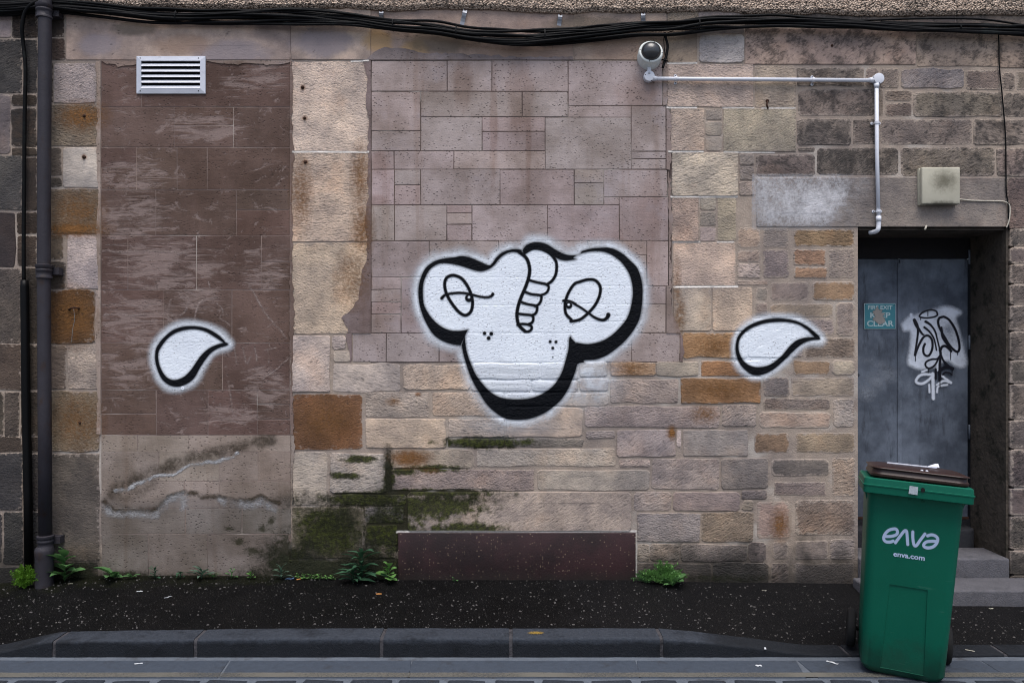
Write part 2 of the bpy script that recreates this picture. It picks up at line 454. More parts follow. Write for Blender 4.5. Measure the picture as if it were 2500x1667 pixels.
wall = empty('stone_wall', (0, 0, 0), 'old sandstone back wall with rendered panels, patched masonry and a doorway recess', 'wall')
BV, BF = [], []
def bvh_add(o):
    n = len(BV); mw = o.location.copy()
    p = o.parent
    while p is not None:
        mw = mw + p.location; p = p.parent
    for v in o.data.vertices: BV.append(v.co + mw)
    for p in o.data.polygons: BF.append(tuple(i + n for i in p.vertices))

def vary(c, a=0.09):
    k = 1 + random.uniform(-a, a)
    return tuple(max(0.003, v * k * (1 + random.uniform(-a, a) * 0.35)) for v in c)

n_stone = 0
def stone(x0, y0, x1, y1, c, soot=0.0, jit=1.6, mat=None, name='stone', proud=0.002, back=0.02, corner=3.0, parent=None, edge=2.2, quad=None):
    """one building stone from its outline in photograph pixels on the wall face (z0 = wall plane y=0)"""
    global n_stone
    n_stone += 1
    w, h = x1 - x0, y1 - y0
    cs = quad or [(x0, y1), (x1, y1), (x1, y0), (x0, y0)]
    pts = []
    corner = min(corner * random.uniform(0.6, 2.4), w * 0.2, h * 0.2)
    for i in range(4):
        a = np.array(cs[i], float); b = np.array(cs[(i+1) % 4], float)
        L = np.linalg.norm(b - a); d = (b - a) / L; nn = np.array((d[1], -d[0]))
        k = int(min(6, max(2, round(L / 34))))
        for j in range(k):
            t0 = corner / L; t = t0 + (1 - 2*t0) * j / (k - 1)
            j0 = random.gauss(0, jit) if 0 < j < k - 1 else random.gauss(0, jit * 0.6)
            pts.append(a + (b - a) * t + nn * j0)
    n = len(pts)
    cen = sum(pts) / n
    def ring(inset, y):
        out = []
        for p in pts:
            q = p - cen
            sx = max(0.05, 1 - inset / (w / 2)); sy = max(0.05, 1 - inset / (h / 2))
            out.append(P(cen[0] + q[0]*sx, cen[1] + q[1]*sy))
            out[-1].y = y
        return out
    pr = max(0.0, proud + random.uniform(-0.0015, 0.003))
    rings = [ring(0, back), ring(0, -pr + 0.003), ring(edge * 0.6, -pr), ring(min(w, h) * 0.28, -pr - random.uniform(0, 0.003))]
    for k_ in range(n):
        rings[3][k_].y += random.uniform(-0.0015, 0.0015)
    v = [p for r in rings for p in r]; f = []
    for i in range(3):
        for k_ in range(n):
            f.append((i*n+k_, i*n+(k_+1) % n, (i+1)*n+(k_+1) % n, (i+1)*n+k_))
    f.append(tuple(3*n + k_ for k_ in range(n)))
    o = new_mesh(name, v, f, mat or M_rough, parent or wall, None, lambda p: p.index >= n)
    o.data.set_sharp_from_angle(angle=R(16))
    at = o.data.attributes.new('edge', 'FLOAT', 'POINT')
    at.data.foreach_set('value', np.repeat(np.array([1.0, 1.0, 0.82, 0.0], np.float32), n))
    lum = 0.3*c[0] + 0.6*c[1] + 0.1*c[2]
    gain = 1.30 if x0 > 126 else 0.66  # far-left stones darkened in colour for lens falloff and pipe shade
    if soot > 0.25: gain *= 0.92
    if y0 > 880 and x0 > 126: gain *= 0.90
    kk = 0.30 if c[0] > 2.6 * c[2] else 0.52
    c = tuple(gain * (v*(1-kk) + lum*t*kk) for v, t in zip(c, (1.15, 0.955, 0.87)))
    o.color = vary(c) + (soot,)
    bvh_add(o)
    return o

# --- mortar core of the wall, one outline with the door opening
DX0, DX1, DZ1 = P(2090, 0).x, P(2465, 0).x, P(0, 556).z
outl = [(-9, -0.4), (DX0 + 0.012, -0.4), (DX0 + 0.012, DZ1 + 0.02), (DX1 + 0.03, DZ1 + 0.02), (DX1 + 0.03, -0.4), (9, -0.4), (9, 4.6), (-9, 4.6)]
v = [Vector((x, 0.0016, z)) for x, z in outl] + [Vector((x, 0.46, z)) for x, z in outl]
n = len(outl)
f = [tuple(range(n)), tuple(reversed(range(n, 2*n)))] + [(i, n+i, n+(i+1) % n, (i+1) % n) for i in range(n)]
mb = MB().add(v, f)
core = mb.build('mortar', M_mortar, wall)
bvh_add(core)

# --- colours (as seen)
PALE = col(158, 150, 144); WHT = col(152, 149, 147); ORG = col(160, 128, 88); DORG = col(132, 92, 54); BEI = col(166, 149, 132)
TAN = col(172, 146, 112); PINK = col(152, 137, 130); RUSTY = col(112, 78, 44); GRY = col(128, 122, 122); GRN = col(112, 106, 98)
DGR = col(74, 76, 80); DBR = col(84, 74, 64); RB = col(134, 120, 104); RBR = col(128, 102, 76); RGR = col(118, 110, 106); TOP = col(110, 101, 92); LIG = col(150, 141, 132)
S = stone
# far left, behind the pipes; dark tones and soot partly painted edge shade
S(-40,28,28,93,col(170,164,160),0,0.8)
S(30,30,92,93,DBR,0.5); S(-40,97,56,227,DGR,0.25); S(58,97,91,228,DGR,0.4); S(28,232,91,258,DBR,0.1); S(-40,229,26,376,GRY,0.15)
S(28,264,91,358,DBR,0.5); S(28,362,91,380,DBR,0.1); S(-40,381,55,514,col(92,92,94),0.2); S(58,384,92,514,DBR,0.25)
S(-40,518,37,652,col(70,64,70),0.1,mat=M_smooth); S(41,518,92,571,DBR,0.3); S(42,575,91,651,DBR,0.2); S(-40,655,53,838,col(104,98,92),0.1); S(57,655,100,838,DBR,0.2)
S(-40,842,53,952,col(104,88,76),0.1); S(56,842,125,952,DBR,0.1); S(-40,956,8,1064,DBR,0); S(11,956,47,1064,col(92,84,78),0.1); S(50,956,124,1064,DBR,0.2)
S(-40,1067,54,1103,DBR,0.2); S(57,1067,125,1103,DBR,0.1); S(-40,1106,57,1245,col(66,70,76),0.2); S(60,1106,126,1245,col(70,70,72),0.2)
S(-40,1249,5,1375,DGR,0.2); S(8,1249,58,1375,DGR,0.2); S(61,1249,126,1375,DGR,0.2); S(-40,1379,90,1450,col(52,52,52),0.3,proud=0.02)
# left quoins
S(95,36,158,90,DBR,0.3); S(95,93,160,147,col(100,84,72),0.2); S(95,150,128,252,DBR,0.2)
S(131,155,234,252,col(150,144,138),0.15); S(95,256,244,356,col(152,136,112),0.1); S(95,360,150,430,col(112,102,88),0.2); S(153,361,243,458,col(150,147,141),0.0,mat=M_smooth); S(95,433,150,459,col(112,102,88),0.2)
S(95,463,244,571,col(150,128,98),0.05); S(95,574,155,634,col(116,98,76),0.2); S(164,574,245,705,WHT,0.0); S(95,638,160,705,col(106,92,74),0.4)
S(95,709,230,838,DORG,0.3); S(232,709,245,838,col(140,128,116),0,jit=0.6); S(95,842,163,950,col(134,118,96),0.1); S(167,842,242,950,col(156,144,128),0.05)
S(95,954,244,1102,col(152,132,100),0.08); S(95,1106,244,1368,col(110,104,94),0.15)
S(128,1372,240,1430,col(58,54,44),0.5,proud=0.0)

# smooth cement-washed lintel band under the cables
def lint(x0,y0,x1,y1,c,soot=0.0,**k): return S(x0,y0,x1,y1,c,soot,jit=0.5,mat=M_smooth,name='lintel_stone',corner=1.5,**k)
lint(161,22,710,147,col(140,125,114),0.1); lint(711,20,905,147,col(146,128,114),0.05); lint(906,20,1400,147,col(134,116,100),0.15); lint(1401,20,1627,147,col(134,120,104),0.15)
# quoins between the panels
def q(x0,y0,x1,y1,c,soot=0.0,**k): return S(x0,y0,x1,y1,c,soot,jit=0.7,corner=2.0,**k)
q(711,151,903,370,col(174,158,144)); q(711,373,903,590,col(174,151,127)); q(711,593,903,815,col(172,152,128)); q(711,819,806,957,col(156,142,134))
S(714,962,885,1098,RUSTY,0.12,jit=1.0); S(712,1103,799,1233,col(152,138,124)); S(713,1238,888,1363,col(90,86,66),0.1); S(700,1367,848,1432,col(70,64,50),0.3)
# masonry under the middle panel
S(811,819,846,853,LIG); S(813,857,858,883,LIG); S(813,888,977,956,LIG,0.03); S(984,891,1149,952,col(164,148,126)); S(1154,887,1318,925,LIG); S(1321,887,1411,925,LIG); S(1415,884,1481,919,LIG)
S(1150,929,1297,955,LIG); S(1300,929,1410,955,LIG); S(1414,924,1485,955,LIG); S(892,958,1047,1018,LIG); S(1055,958,1230,1016,col(166,150,130)); S(1234,959,1486,990,LIG)
S(893,1022,1088,1093,col(160,142,122)); S(1095,1023,1232,1067,col(146,136,128)); S(1237,995,1422,1067,col(160,144,122)); S(1093,1071,1230,1091,GRN,0.1); S(1233,1071,1426,1091,GRN,0.1)
S(806,1106,942,1203,col(148,138,130),0.02); S(953,1098,1157,1142,col(148,134,122)); S(1162,1095,1502,1138,col(148,136,126)); S(955,1146,1305,1196,col(140,130,122)); S(1311,1146,1586,1197,col(144,134,126))
S(995,1201,1541,1296,col(150,137,124),0.0,jit=0.8); S(805,1207,991,1233,col(104,98,86),0.05); S(892,1236,985,1277,col(124,122,126)); S(892,1281,970,1329,col(72,64,52),0.2); S(894,1332,968,1362,col(108,102,96)); S(852,1366,968,1430,col(72,66,54),0.2)
S(1490,925,1657,985,col(150,136,126)); S(1490,883,1600,917,col(160,132,94)); S(1602,883,1706,917,col(150,138,120)); S(1711,880,1860,918,DORG); S(1662,923,1856,984,col(136, 101, 60),0.03); S(1666,812,1823,875,col(130, 98, 62),0.1)
S(1427,991,1758,1043,col(146,136,130)); S(1763,988,1846,1041,col(138,128,120)); S(1431,1050,1500,1070,LIG); S(1506,1050,1648,1114,col(150,142,138)); S(1651,1050,1664,1090,col(168,166,164)); S(1668,1049,1826,1112,col(138,130,126))
S(1510,1121,1587,1140,LIG); S(1592,1119,1756,1195,col(134,126,120)); S(1760,1119,1876,1192,col(122,114,112),0.1); S(1547,1201,1639,1247,col(132,126,122)); S(1642,1201,1806,1247,col(130,122,116))
S(1810,1196,1872,1217,RGR); S(1811,1220,1840,1246,RB); S(1556,1252,1709,1322,col(126,122,122)); S(1713,1249,1838,1322,col(124,112,92),0.05); S(1556,1327,1583,1370,RGR); S(1587,1327,1659,1370,RGR); S(1662,1327,1823,1369,RGR,0.1); S(1827,1322,1870,1371,RGR,0.3)
S(1556,1374,1736,1432,col(96,88,84),0.2); S(1741,1373,1876,1435,col(94,88,86),0.35)
# right-hand quoins beside the middle panel
S(1629,76,1703,154,col(120,104,84),0.25,mat=M_smooth); S(1706,86,1817,153,col(146,144,150),0); S(1706,62,1817,82,RGR,0.1); S(1706,26,1817,58,GRY,0.1); S(1629,20,1703,72,RB,0.2)
q(1629,157,1839,262,col(150,138,120)); q(1843,160,1942,263,col(146,134,116)); q(1637,266,1720,369,col(148,138,122)); q(1766,265,1944,371,col(146,134,114),0.03)
for a in ((1723,266,1763,294),(1723,297,1763,331),(1723,334,1763,369),(1805,375,1841,404),(1805,407,1841,440),(1805,443,1841,478),(1709,482,1748,514),(1709,517,1748,551),(1709,554,1748,589)):
    q(*a,col(134,126,116),0.05)
q(1640,373,1802,479,col(158,146,130)); q(1640,482,1706,589,col(158,140,116)); q(1751,482,1798,589,col(144,134,114)); q(1643,592,1796,698,col(162,147,128)); q(1645,701,1736,808,col(150,140,126)); q(1740,701,1837,808,col(158,140,116))
# rubble between quoins and door
for a in ((1800,556,1857,606,col(150,128,104)),(1800,610,1857,640,RB),(1800,643,1857,680,LIG),(1800,684,1876,698,RB),(1861,556,1926,604,RGR),(1861,608,1927,680,RGR),
          (1936,559,2087,603,RBR),(1936,608,2017,648,RBR),(2023,608,2087,680,RGR),(1938,652,2019,680,RBR),(1843,702,1876,734,RGR),(1843,739,1875,771,RGR),
          (1880,687,1976,734,col(112,104,98)),(1984,688,2087,734,RBR),(1880,741,2034,774,RB),(2041,739,2087,820,RGR),(1965,779,2036,820,RGR),(1826,779,1928,873,LIG),(1931,779,1961,873,LIG),
          (1966,824,2087,874,col(108,94,80)),(1864,921,1927,967,RGR),(1936,879,2026,915,RBR),(2031,879,2087,915,col(140,126,106)),(1932,920,2087,967,RB),(1862,972,2028,1001,RGR),(2035,972,2087,1043,LIG),
          (1853,1006,2028,1045,RB),(1841,1056,1927,1105,RBR),(1941,1055,2087,1105,col(132,114,86)),(1882,1120,2025,1162,col(102,96,92)),(2031,1116,2087,1211,RB),(1890,1175,2017,1211,RGR),
          (1848,1223,1929,1315,col(142,124,108)),(1941,1220,2087,1307,col(116,102,86)),(1886,1321,1926,1366,RGR),(1941,1319,2022,1366,RGR),(2027,1315,2087,1366,col(130,124,120)),(1882,1372,1926,1432,RGR),(1939,1373,2087,1435,col(116,110,104))):
    S(*a, 0.0 if a[4] != RGR else 0.1, jit=1.2, edge=3.0, corner=3, proud=-0.001, mat=M_flush)
# upper right courses
lint(1819,70,2236,158,col(146,130,112),0.52); lint(2238,76,2440,163,col(140,124,108),0.5); lint(2442,80,2540,166,col(128,112,98),0.5)
for a in ((1946,166,2110,211,0.5),(2113,166,2145,213,0.2),(2148,168,2195,216,0.2),(2358,171,2443,220,0.3),(2446,177,2478,221,0.4),(2481,175,2540,221,0.2),(1947,217,2136,284,0.5),(2139,217,2157,285,0.2),(2161,220,2227,247,0.2),(2161,251,2227,285,0.3),(2230,225,2448,286,0.5),(2451,226,2540,288,0.5),
          (1946,290,2079,355,0.6),(2083,291,2145,354,0.45),(2148,291,2374,354,0.35),(2377,293,2540,355,0.55),(1845,376,1990,430,0.5),(1947,359,1990,372,0.3),(1994,361,2194,428,0.65),(2198,360,2430,430,0.4),(2433,361,2540,430,0.6)):
    S(*a[:4], TOP, a[4], jit=1.1, mat=M_flush, proud=0.0, edge=3, corner=3)
S(2200,169,2354,216,col(112,110,112),0.15)
# lintel over the doorway and the stone right of it
lin_o = S(1846,434,2458,554,col(112,106,100),0.2,jit=0.4,mat=M_smooth,name='lintel',back=0.42,corner=2)
S(2461,434,2540,556,col(98,88,80),0.4)
# jamb stones right of the doorway, thick blocks whose left faces form the reveal; colour darkened for lens falloff
yy = 559
for hgt in (46, 42, 48, 52, 64, 70, 58, 88, 72, 94, 68, 84, 60, 70):
    S(2466,yy,2540 if random.random() < 0.6 else 2536,yy+hgt-4,col(96,90,86),0.4,jit=0.8,back=0.43,name='jamb_stone',edge=2,mat=M_flush,corner=2)
    yy += hgt
# masonry going on beyond the frame on both sides
def fill(x0, x1, y0, y1):
    y = y0
    while y < y1:
        h = random.uniform(82, 120); x = x0 + random.uniform(-60, 0)
        while x < x1 - 12:
            w = random.uniform(130, 260); xe = min(x + w, x1)
            if x1 - xe < 60: xe = x1
            S(max(x, x0), y, xe - 4, min(y + h, y1) - 4, random.choice((TOP, RGR, DBR, RB)), random.uniform(0.1, 0.5))
            x = xe
        y += h
fill(-520, -44, 20, 1450); fill(2545, 3020, 20, 1450)
# concealed strip under the roughcast, right side
for a, b in ((1819, 2100), (2103, 2330), (2333, 2540)):
    S(a, 18, b, 66, TOP, 0.35, mat=M_smooth)

# --- rendered panels with scored mock joints
def panel(name, outline, mat, y=0.0009):
    v = [P(x, yv) for x, yv in outline]
    for p in v: p.y = y
    n = len(v)
    vb = [Vector((p.x, y + 0.012, p.z)) for p in v]
    m = MB().add(v + vb, [tuple(range(n))] + [(i, (i+1) % n, n+(i+1) % n, n+i) for i in range(n)])
    o = m.build(name, mat, wall); bvh_add(o); return o
def block(par, x0, y0, x1, y1, c, mat, g=1.1, y=-0.001, wob=0.55):
    g_ = g
    a = [(x0+g_, y1-g_), (x1-g_, y1-g_), (x1-g_, y0+g_), (x0+g_, y0+g_)]
    a = [(x + random.uniform(-wob, wob), yy_ + random.uniform(-wob, wob)) for x, yy_ in a]
    fr = [P(x, yy_) for x, yy_ in a]
    cen = sum(fr, Vector()) / 4
    r1 = [Vector((p.x, y + 0.006, p.z)) for p in fr]
    r2 = [Vector((p.x, y + 0.0015, p.z)) for p in fr]
    r3 = [Vector((p.x - math.copysign(0.0015, p.x-cen.x), y, p.z - math.copysign(0.0015, p.z-cen.z))) for p in fr]
    v = r1 + r2 + r3
    f = [(i+4*k, (i+1) % 4+4*k, (i+1) % 4+4*k+4, i+4*k+4) for k in range(2) for i in range(4)] + [(8,9,10,11)]
    o = new_mesh('render_block', v, f, mat, par)
    o.color = vary(c, 0.085) + (0,)
    bvh_add(o); return o

BRN = col(90, 73, 66)
LOWR = col(130, 118, 109)
lp = panel('render_panel', [(246,149),(708,149),(711,600),(709,1062),(712,1405),(700,1432),(250,1432),(246,1060)], M_groove_brown, 0.0006)
for a in ((247,149,345,262),(345,149,708,262),(247,262,425,360),(425,262,570,307),(425,307,570,360),(570,262,708,360),
          (247,360,333,410),(247,410,333,464),(333,360,432,464),(432,360,506,464),(506,360,708,464),
          (247,464,380,575),(380,464,577,575),(577,464,708,513),(577,513,708,575),
          (247,575,312,708),(312,575,480,708),(480,575,638,708),(638,575,709,640),(638,640,709,708),
          (247,708,400,837),(400,708,566,837),(566,708,708,837),(247,837,460,952),(460,837,543,883),(460,883,543,952),(543,837,708,952),
          (247,952,381,1010),(247,1010,381,1062),(381,952,508,1062),(508,952,628,1062),(628,952,708,987),(628,987,708,1024),(628,1024,708,1062)):
    block(lp, *a, BRN, M_render_brown, 0.75)
for a in ((247,1062,336,1103),(336,1062,461,1103),(461,1062,709,1103),(247,1103,388,1174),(388,1103,535,1174),(535,1103,630,1174),(630,1103,710,1174),(247,1174,450,1240),(450,1174,535,1240),(535,1174,710,1240),
          (247,1240,453,1303),(453,1240,591,1303),(591,1240,711,1303),(249,1303,362,1405),(362,1303,507,1405),(507,1303,705,1405)):
    block(lp, *a, LOWR, M_render_low, 0.5)
block(lp, 262, 1405, 690, 1432, col(70, 66, 58), M_render_low, 0.5)

MID = col(147, 134, 130)
mp = panel('render_panel', [(905,148),(1640,149),(1640,815),(1668,884),(905,886)], M_groove_mid)
mid = [(906,148,1092,224),(1092,148,1201,224),(1201,148,1387,224),(1387,148,1618,259),(1387,259,1541,287),(906,224,1027,320),(906,320,1027,369),(1027,224,1275,286),(1275,224,1387,286),
       (1027,286,1177,369),(1177,286,1331,322),(1177,322,1331,369),(1331,287,1541,414),(1541,259,1626,370),(1541,370,1626,388),(1541,388,1626,414),
       (906,369,962,414),(962,369,1108,414),(1108,369,1331,414),(906,414,963,501),(963,414,1027,452),(963,452,1027,501),(1027,414,1221,501),(1221,414,1402,501),(1402,414,1474,447),(1402,447,1474,501),(1474,414,1630,481),(1474,481,1512,501),(1512,481,1632,588),
       (906,501,963,588),(963,501,1091,588),(1091,501,1152,520),(1091,520,1152,548),(1091,548,1152,588),(1152,501,1336,588),(1336,501,1512,588),
       (906,588,1048,677),(1048,588,1218,677),(1218,588,1434,677),(1434,588,1468,640),(1434,640,1468,677),(1468,588,1579,622),(1468,622,1579,698),(1579,588,1632,698),
       (906,677,979,707),(906,707,979,737),(906,737,979,767),(906,767,979,813),(979,677,1113,813),(1113,677,1323,745),(1113,745,1323,813),(1323,677,1468,742),(1468,698,1626,742),(1323,742,1410,813),(1410,742,1542,785),(1542,742,1626,813),(1410,785,1542,843),
       (860,813,943,884),(943,813,1072,884),(1072,813,1253,884),(1253,813,1410,884),(1410,843,1542,884),(1542,813,1660,884)]
for a in mid: block(mp, *a, MID, M_render_mid, 1.0)
# feathered edges of the render, lapping over the neighbouring stones
def edge_patch(outline, c, y=-0.0058, mat=M_render_mid):
    jig = []
    m = len(outline)
    for i in range(m):
        a = np.array(outline[i]); b = np.array(outline[(i+1) % m])
        k = max(1, int(np.linalg.norm(b - a) / 9))
        straight = abs(b[0] - a[0]) < 0.01 or abs(b[1] - a[1]) < 0.01
        for j in range(k):
            p = a + (b - a) * j / k
            if not straight: p = p + np.random.normal(0, 1.5, 2)
            jig.append(tuple(p))
    v = [P(*p) for p in jig]
    for p in v: p.y = y
    n = len(v)
    m_ = MB().add(v + [Vector((p.x, 0.002, p.z)) for p in v], [tuple(range(n))] + [(i, (i+1) % n, n+(i+1) % n, n+i) for i in range(n)])
    o = m_.build('render_edge', mat, wall); o.color = vary(c, 0.03) + (0,); bvh_add(o); return o
edge_patch([(905.4,149),(905.4,813),(846,813),(850,800),(838,785),(832,775),(856,760),(874,730),(880,700),(887,660),(897,620),(894,575),(891,540),(900,480),(896,440),(899,400),(897,375),(900,300),(894,250),(897,190),(888,152)], col(116,102,100))
edge_patch([(859,814),(859,884),(856,868),(852,848),(846,830),(845,814)], col(118,104,102))
edge_patch([(1618.6,150),(1618.6,259),(1627,259),(1631,225),(1629,190),(1634,160)], col(126,112,104))
edge_patch([(1626.8,259),(1626.8,414),(1635,414),(1640,380),(1637,330),(1641,290),(1632,262)], col(126,112,106))
edge_patch([(1630.8,414),(1632.8,588),(1632.8,698),(1626.8,698),(1626.8,813),(1660,813),(1652,790),(1640,760),(1638,720),(1640,660),(1637,600),(1641,540),(1638,470)], col(126,112,106))
edge_patch([(1660.6,813.8),(1660.6,884),(1666,883),(1670,860),(1667,830)], col(118,102,98))
edge_patch([(708.6,149),(708.6,600),(710,1061),(716,1061),(714,900),(719,760),(713,640),(716,560),(712,470),(718,380),(712,300),(716,220),(712,150)], col(106,90,83), mat=M_render_brown)
edge_patch([(711.5,1062),(711.5,1100),(712.5,1230),(717,1230),(715,1150),(720,1090),(717,1062)], col(128,116,108), mat=M_render_low)
edge_patch([(246.5,149),(246.5,1060),(236,1060),(239,950),(234,840),(241,700),(236,580),(241,470),(235,360),(240,255),(236,152)], col(142,128,118), mat=M_render_low)
edge_patch([(247,149.5),(334,149.5),(334,158),(300,163),(262,156)][::-1], col(118,102,94), mat=M_render_mid)
edge_patch([(504,149.5),(708,149.5),(708,153),(660,160),(610,155),(560,158),(520,152)][::-1], col(126,112,104), mat=M_render_mid)
# cement smear over the lintel above the middle panel
edge_patch([(906,147),(1400,147),(1400,139),(1290,141),(1160,134),(1040,131),(1000,122),(940,118),(915,128),(893,147)], col(118,108,106), mat=M_render_mid)

# --- roughcast band above (displaced sheet with a ragged lower edge and real thickness)
def roughcast():
    x0, x1, st = -3.9, 3.9, 0.0095
    nx = int((x1 - x0) / st); z1 = 4.25
    low = [(-800,15),(0,14),(120,6),(250,16),(330,24),(560,24),(700,24),(850,22),(960,30),(1050,24),(1200,26),(1320,34),(1400,36),(1450,30),(1520,34),(1640,32),(1750,28),(1830,36),(1960,38),(2000,34),(2060,40),(2140,42),(2300,40),(2420,38),(2500,40),(3300,40)]
    lx = [a for a, b in low]; ly = [b for a, b in low]
    nz = 66
    vv = []; ff = []
    for i in range(nx + 1):
        x = x0 + i * st; px = x * 375 + 1250
        pyb = np.interp(px, lx, ly) + 2.2 * mnoise.noise(Vector((px * 0.05, 0, 0))) + 1.5 * mnoise.noise(Vector((px * 0.19, 3, 0)))
        zb = H + (833.5 - pyb) / 375
        for j in range(nz + 1):
            t = j / nz
            z = zb + (z1 - zb) * (t ** 1.25)
            d = 0.030 + 0.009 * abs(mnoise.noise(Vector((x * 60, z * 60, 0)))) + 0.004 * random.random()
            d *= min(1.0, 0.35 + t * 9)
            vv.append((x, -d, z))
    w = nz + 1
    for i in range(nx):
        for j in range(nz):
            ff.append((i*w+j, (i+1)*w+j, (i+1)*w+j+1, i*w+j+1))
    base = len(vv)
    for i in range(nx + 1):
        p = vv[i*w]; vv.append((p[0], 0.004, p[2] + 0.004))
    for i in range(nx):
        ff.append((i*w, base+i, base+i+1, (i+1)*w))
    return new_mesh('roughcast_band', vv, ff, M_roughcast, wall, None, False)
roughcast()

# --- doorway: reveal lining, transom, plinths
M_dark_stone = simple('dark_reveal_stone', col(66, 60, 54), 0.9, 0.2, nscale=9, var=0.5, bump=0.01, bscale=30, dirt=0.5, dirtcol=(0.010, 0.012, 0.008))
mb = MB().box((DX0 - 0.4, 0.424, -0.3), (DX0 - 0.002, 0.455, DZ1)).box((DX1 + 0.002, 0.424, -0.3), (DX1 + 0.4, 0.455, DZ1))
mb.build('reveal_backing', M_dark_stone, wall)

MB().box((DX1 - 0.016, 0.012, 0.0), (DX1 - 0.001, 0.40, DZ1 - 0.002)).build('reveal_lining', M_dark_stone, wall)  # dark slab laid over the jamb stones' inner faces
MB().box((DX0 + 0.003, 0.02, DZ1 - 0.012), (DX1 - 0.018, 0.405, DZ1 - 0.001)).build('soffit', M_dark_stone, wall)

# ------------------------------------------------------------------ ground
KY0, KY1 = -0.77, -0.91        # kerb back and front
kt_pts = [(-600, 1600), (-120, 1596), (0, 1574), (150, 1541), (490, 1536), (700, 1533), (1610, 1533), (1700, 1541), (2070, 1586), (2200, 1592), (2500, 1580), (3400, 1580)]
def ktop(x):
    """kerb top height from its outline in the photograph (back edge, 4.23 m from the camera)"""
    px = 1250 + x * F / 4.23
    py = np.interp(px, [a for a, b in kt_pts], [b for a, b in kt_pts])
    return max(-0.128, H + (833.5 - py) * 4.23 / F)
ROAD_Z = -0.136

def asphalt_material():
    g = G('wet_dark_asphalt'); pos = g.pos()
    n1 = g.noise(pos, 3.0, 6, 0.65)
    c = g.mix(g.ramp(n1, 0.35, 0.65), (0.0016, 0.0015, 0.0017), (0.0036, 0.0034, 0.0037))
    lighter = g.math('ADD', g.blob(pos, 1620, 0, 1, 1), 0.0)
    sx = g.n('ShaderNodeSeparateXYZ', {0: pos})
    dry = g.math('ADD', sx.outputs[0], g.math('MULTIPLY', g.math('SUBTRACT', g.noise(pos, 4.0, 6, 0.6), 0.5), 1.6))
    c = g.mix(g.ramp(dry, 0.25, 0.55, 0, 0.75), c, (0.0066, 0.0064, 0.0071))
    moss = g.math('ADD', g.math('MULTIPLY', sx.outputs[1], 3.2), g.math('MULTIPLY', g.math('SUBTRACT', g.noise(pos, 7.0, 7, 0.7), 0.5), 2.0))
    moss = g.math('SUBTRACT', moss, g.ramp(sx.outputs[0], -1.9, -0.6))
    c = g.mix(g.ramp(moss, -0.75, -0.1, 0, 0.8), c, (0.0055, 0.0065, 0.0022))
    v = g.voronoi(pos, 130.0)
    chips = g.n('ShaderNodeTexVoronoi', {'Vector': pos, 'Scale': 130.0}).outputs[1]
    cs = g.n('ShaderNodeSeparateColor', {0: chips}).outputs[0]
    c = g.mix(g.math('MULTIPLY', g.ramp(cs, 0.9, 0.97), g.ramp(v, 0.2, 0.4, 1, 0)), c, (0.05, 0.047, 0.046))
    h = g.math('ADD', g.math('MULTIPLY', v, -1.0), g.noise(pos, 40.0, 4, 0.6))
    return g.finish(g.principled(c, g.ramp(g.noise(pos, 2.6, 5, 0.6), 0.4, 0.62, 0.50, 0.82), g.bump(h, 0.006, 1.0), 0.10))
M_asphalt = asphalt_material()
g = G('granite_kerb'); pos = g.pos()
n1 = g.noise(pos, 45.0, 5, 0.65)
c_ = g.mix(n1, col(30, 33, 39), col(58, 63, 71))
c_ = g.mix(g.ramp(g.noise(pos, 6.0, 7, 0.68), 0.5, 0.7, 0, 0.7), c_, col(18, 20, 24))
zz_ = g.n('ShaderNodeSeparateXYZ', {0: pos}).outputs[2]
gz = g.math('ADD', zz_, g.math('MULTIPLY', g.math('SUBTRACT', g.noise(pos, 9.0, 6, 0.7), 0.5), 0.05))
c_ = g.mix(g.ramp(gz, -0.075, -0.05, 0.72, 0), c_, col(10, 12, 15))  # lower kerb face painted darker for shade the lighting does not give
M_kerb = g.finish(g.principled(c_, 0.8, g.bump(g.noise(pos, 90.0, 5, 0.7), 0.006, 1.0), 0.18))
M_kerb_joint = simple('kerb_joint_mortar', col(60, 59, 62), 0.85, 0.2, nscale=30, var=0.5, bump=0.006, bscale=60, dirt=0.6, dirtcol=(0.012, 0.012, 0.014), dscale=16)
M_pale_mortar = simple('pale_gutter_mortar', col(80, 86, 94), 0.85, 0.25, nscale=18, var=0.35, bump=0.003, bscale=90, dirt=0.42, dirtcol=(0.05, 0.05, 0.055), dscale=5)
M_slab = simple('worn_channel_slab', col(52, 59, 69), 0.7, 0.35, nscale=30, var=0.3, bump=0.002, bscale=150, dirt=0.35, dirtcol=(0.03, 0.033, 0.04), dscale=7)
M_sett = simple('granite_sett', col(38, 43, 51), 0.65, 0.35, nscale=40, var=0.4, bump=0.004, bscale=90, dirt=0.3, dscale=9)
M_road = simple('sett_bedding', col(84, 86, 90), 0.9, 0.2, nscale=25, var=0.4, bump=0.004, bscale=60, dirt=0.3, dirtcol=(0.05, 0.05, 0.05))
M_line = paint_material('faded_yellow_line', col(86, 84, 78), 0.75, 0.8, 0.15, 0.001)

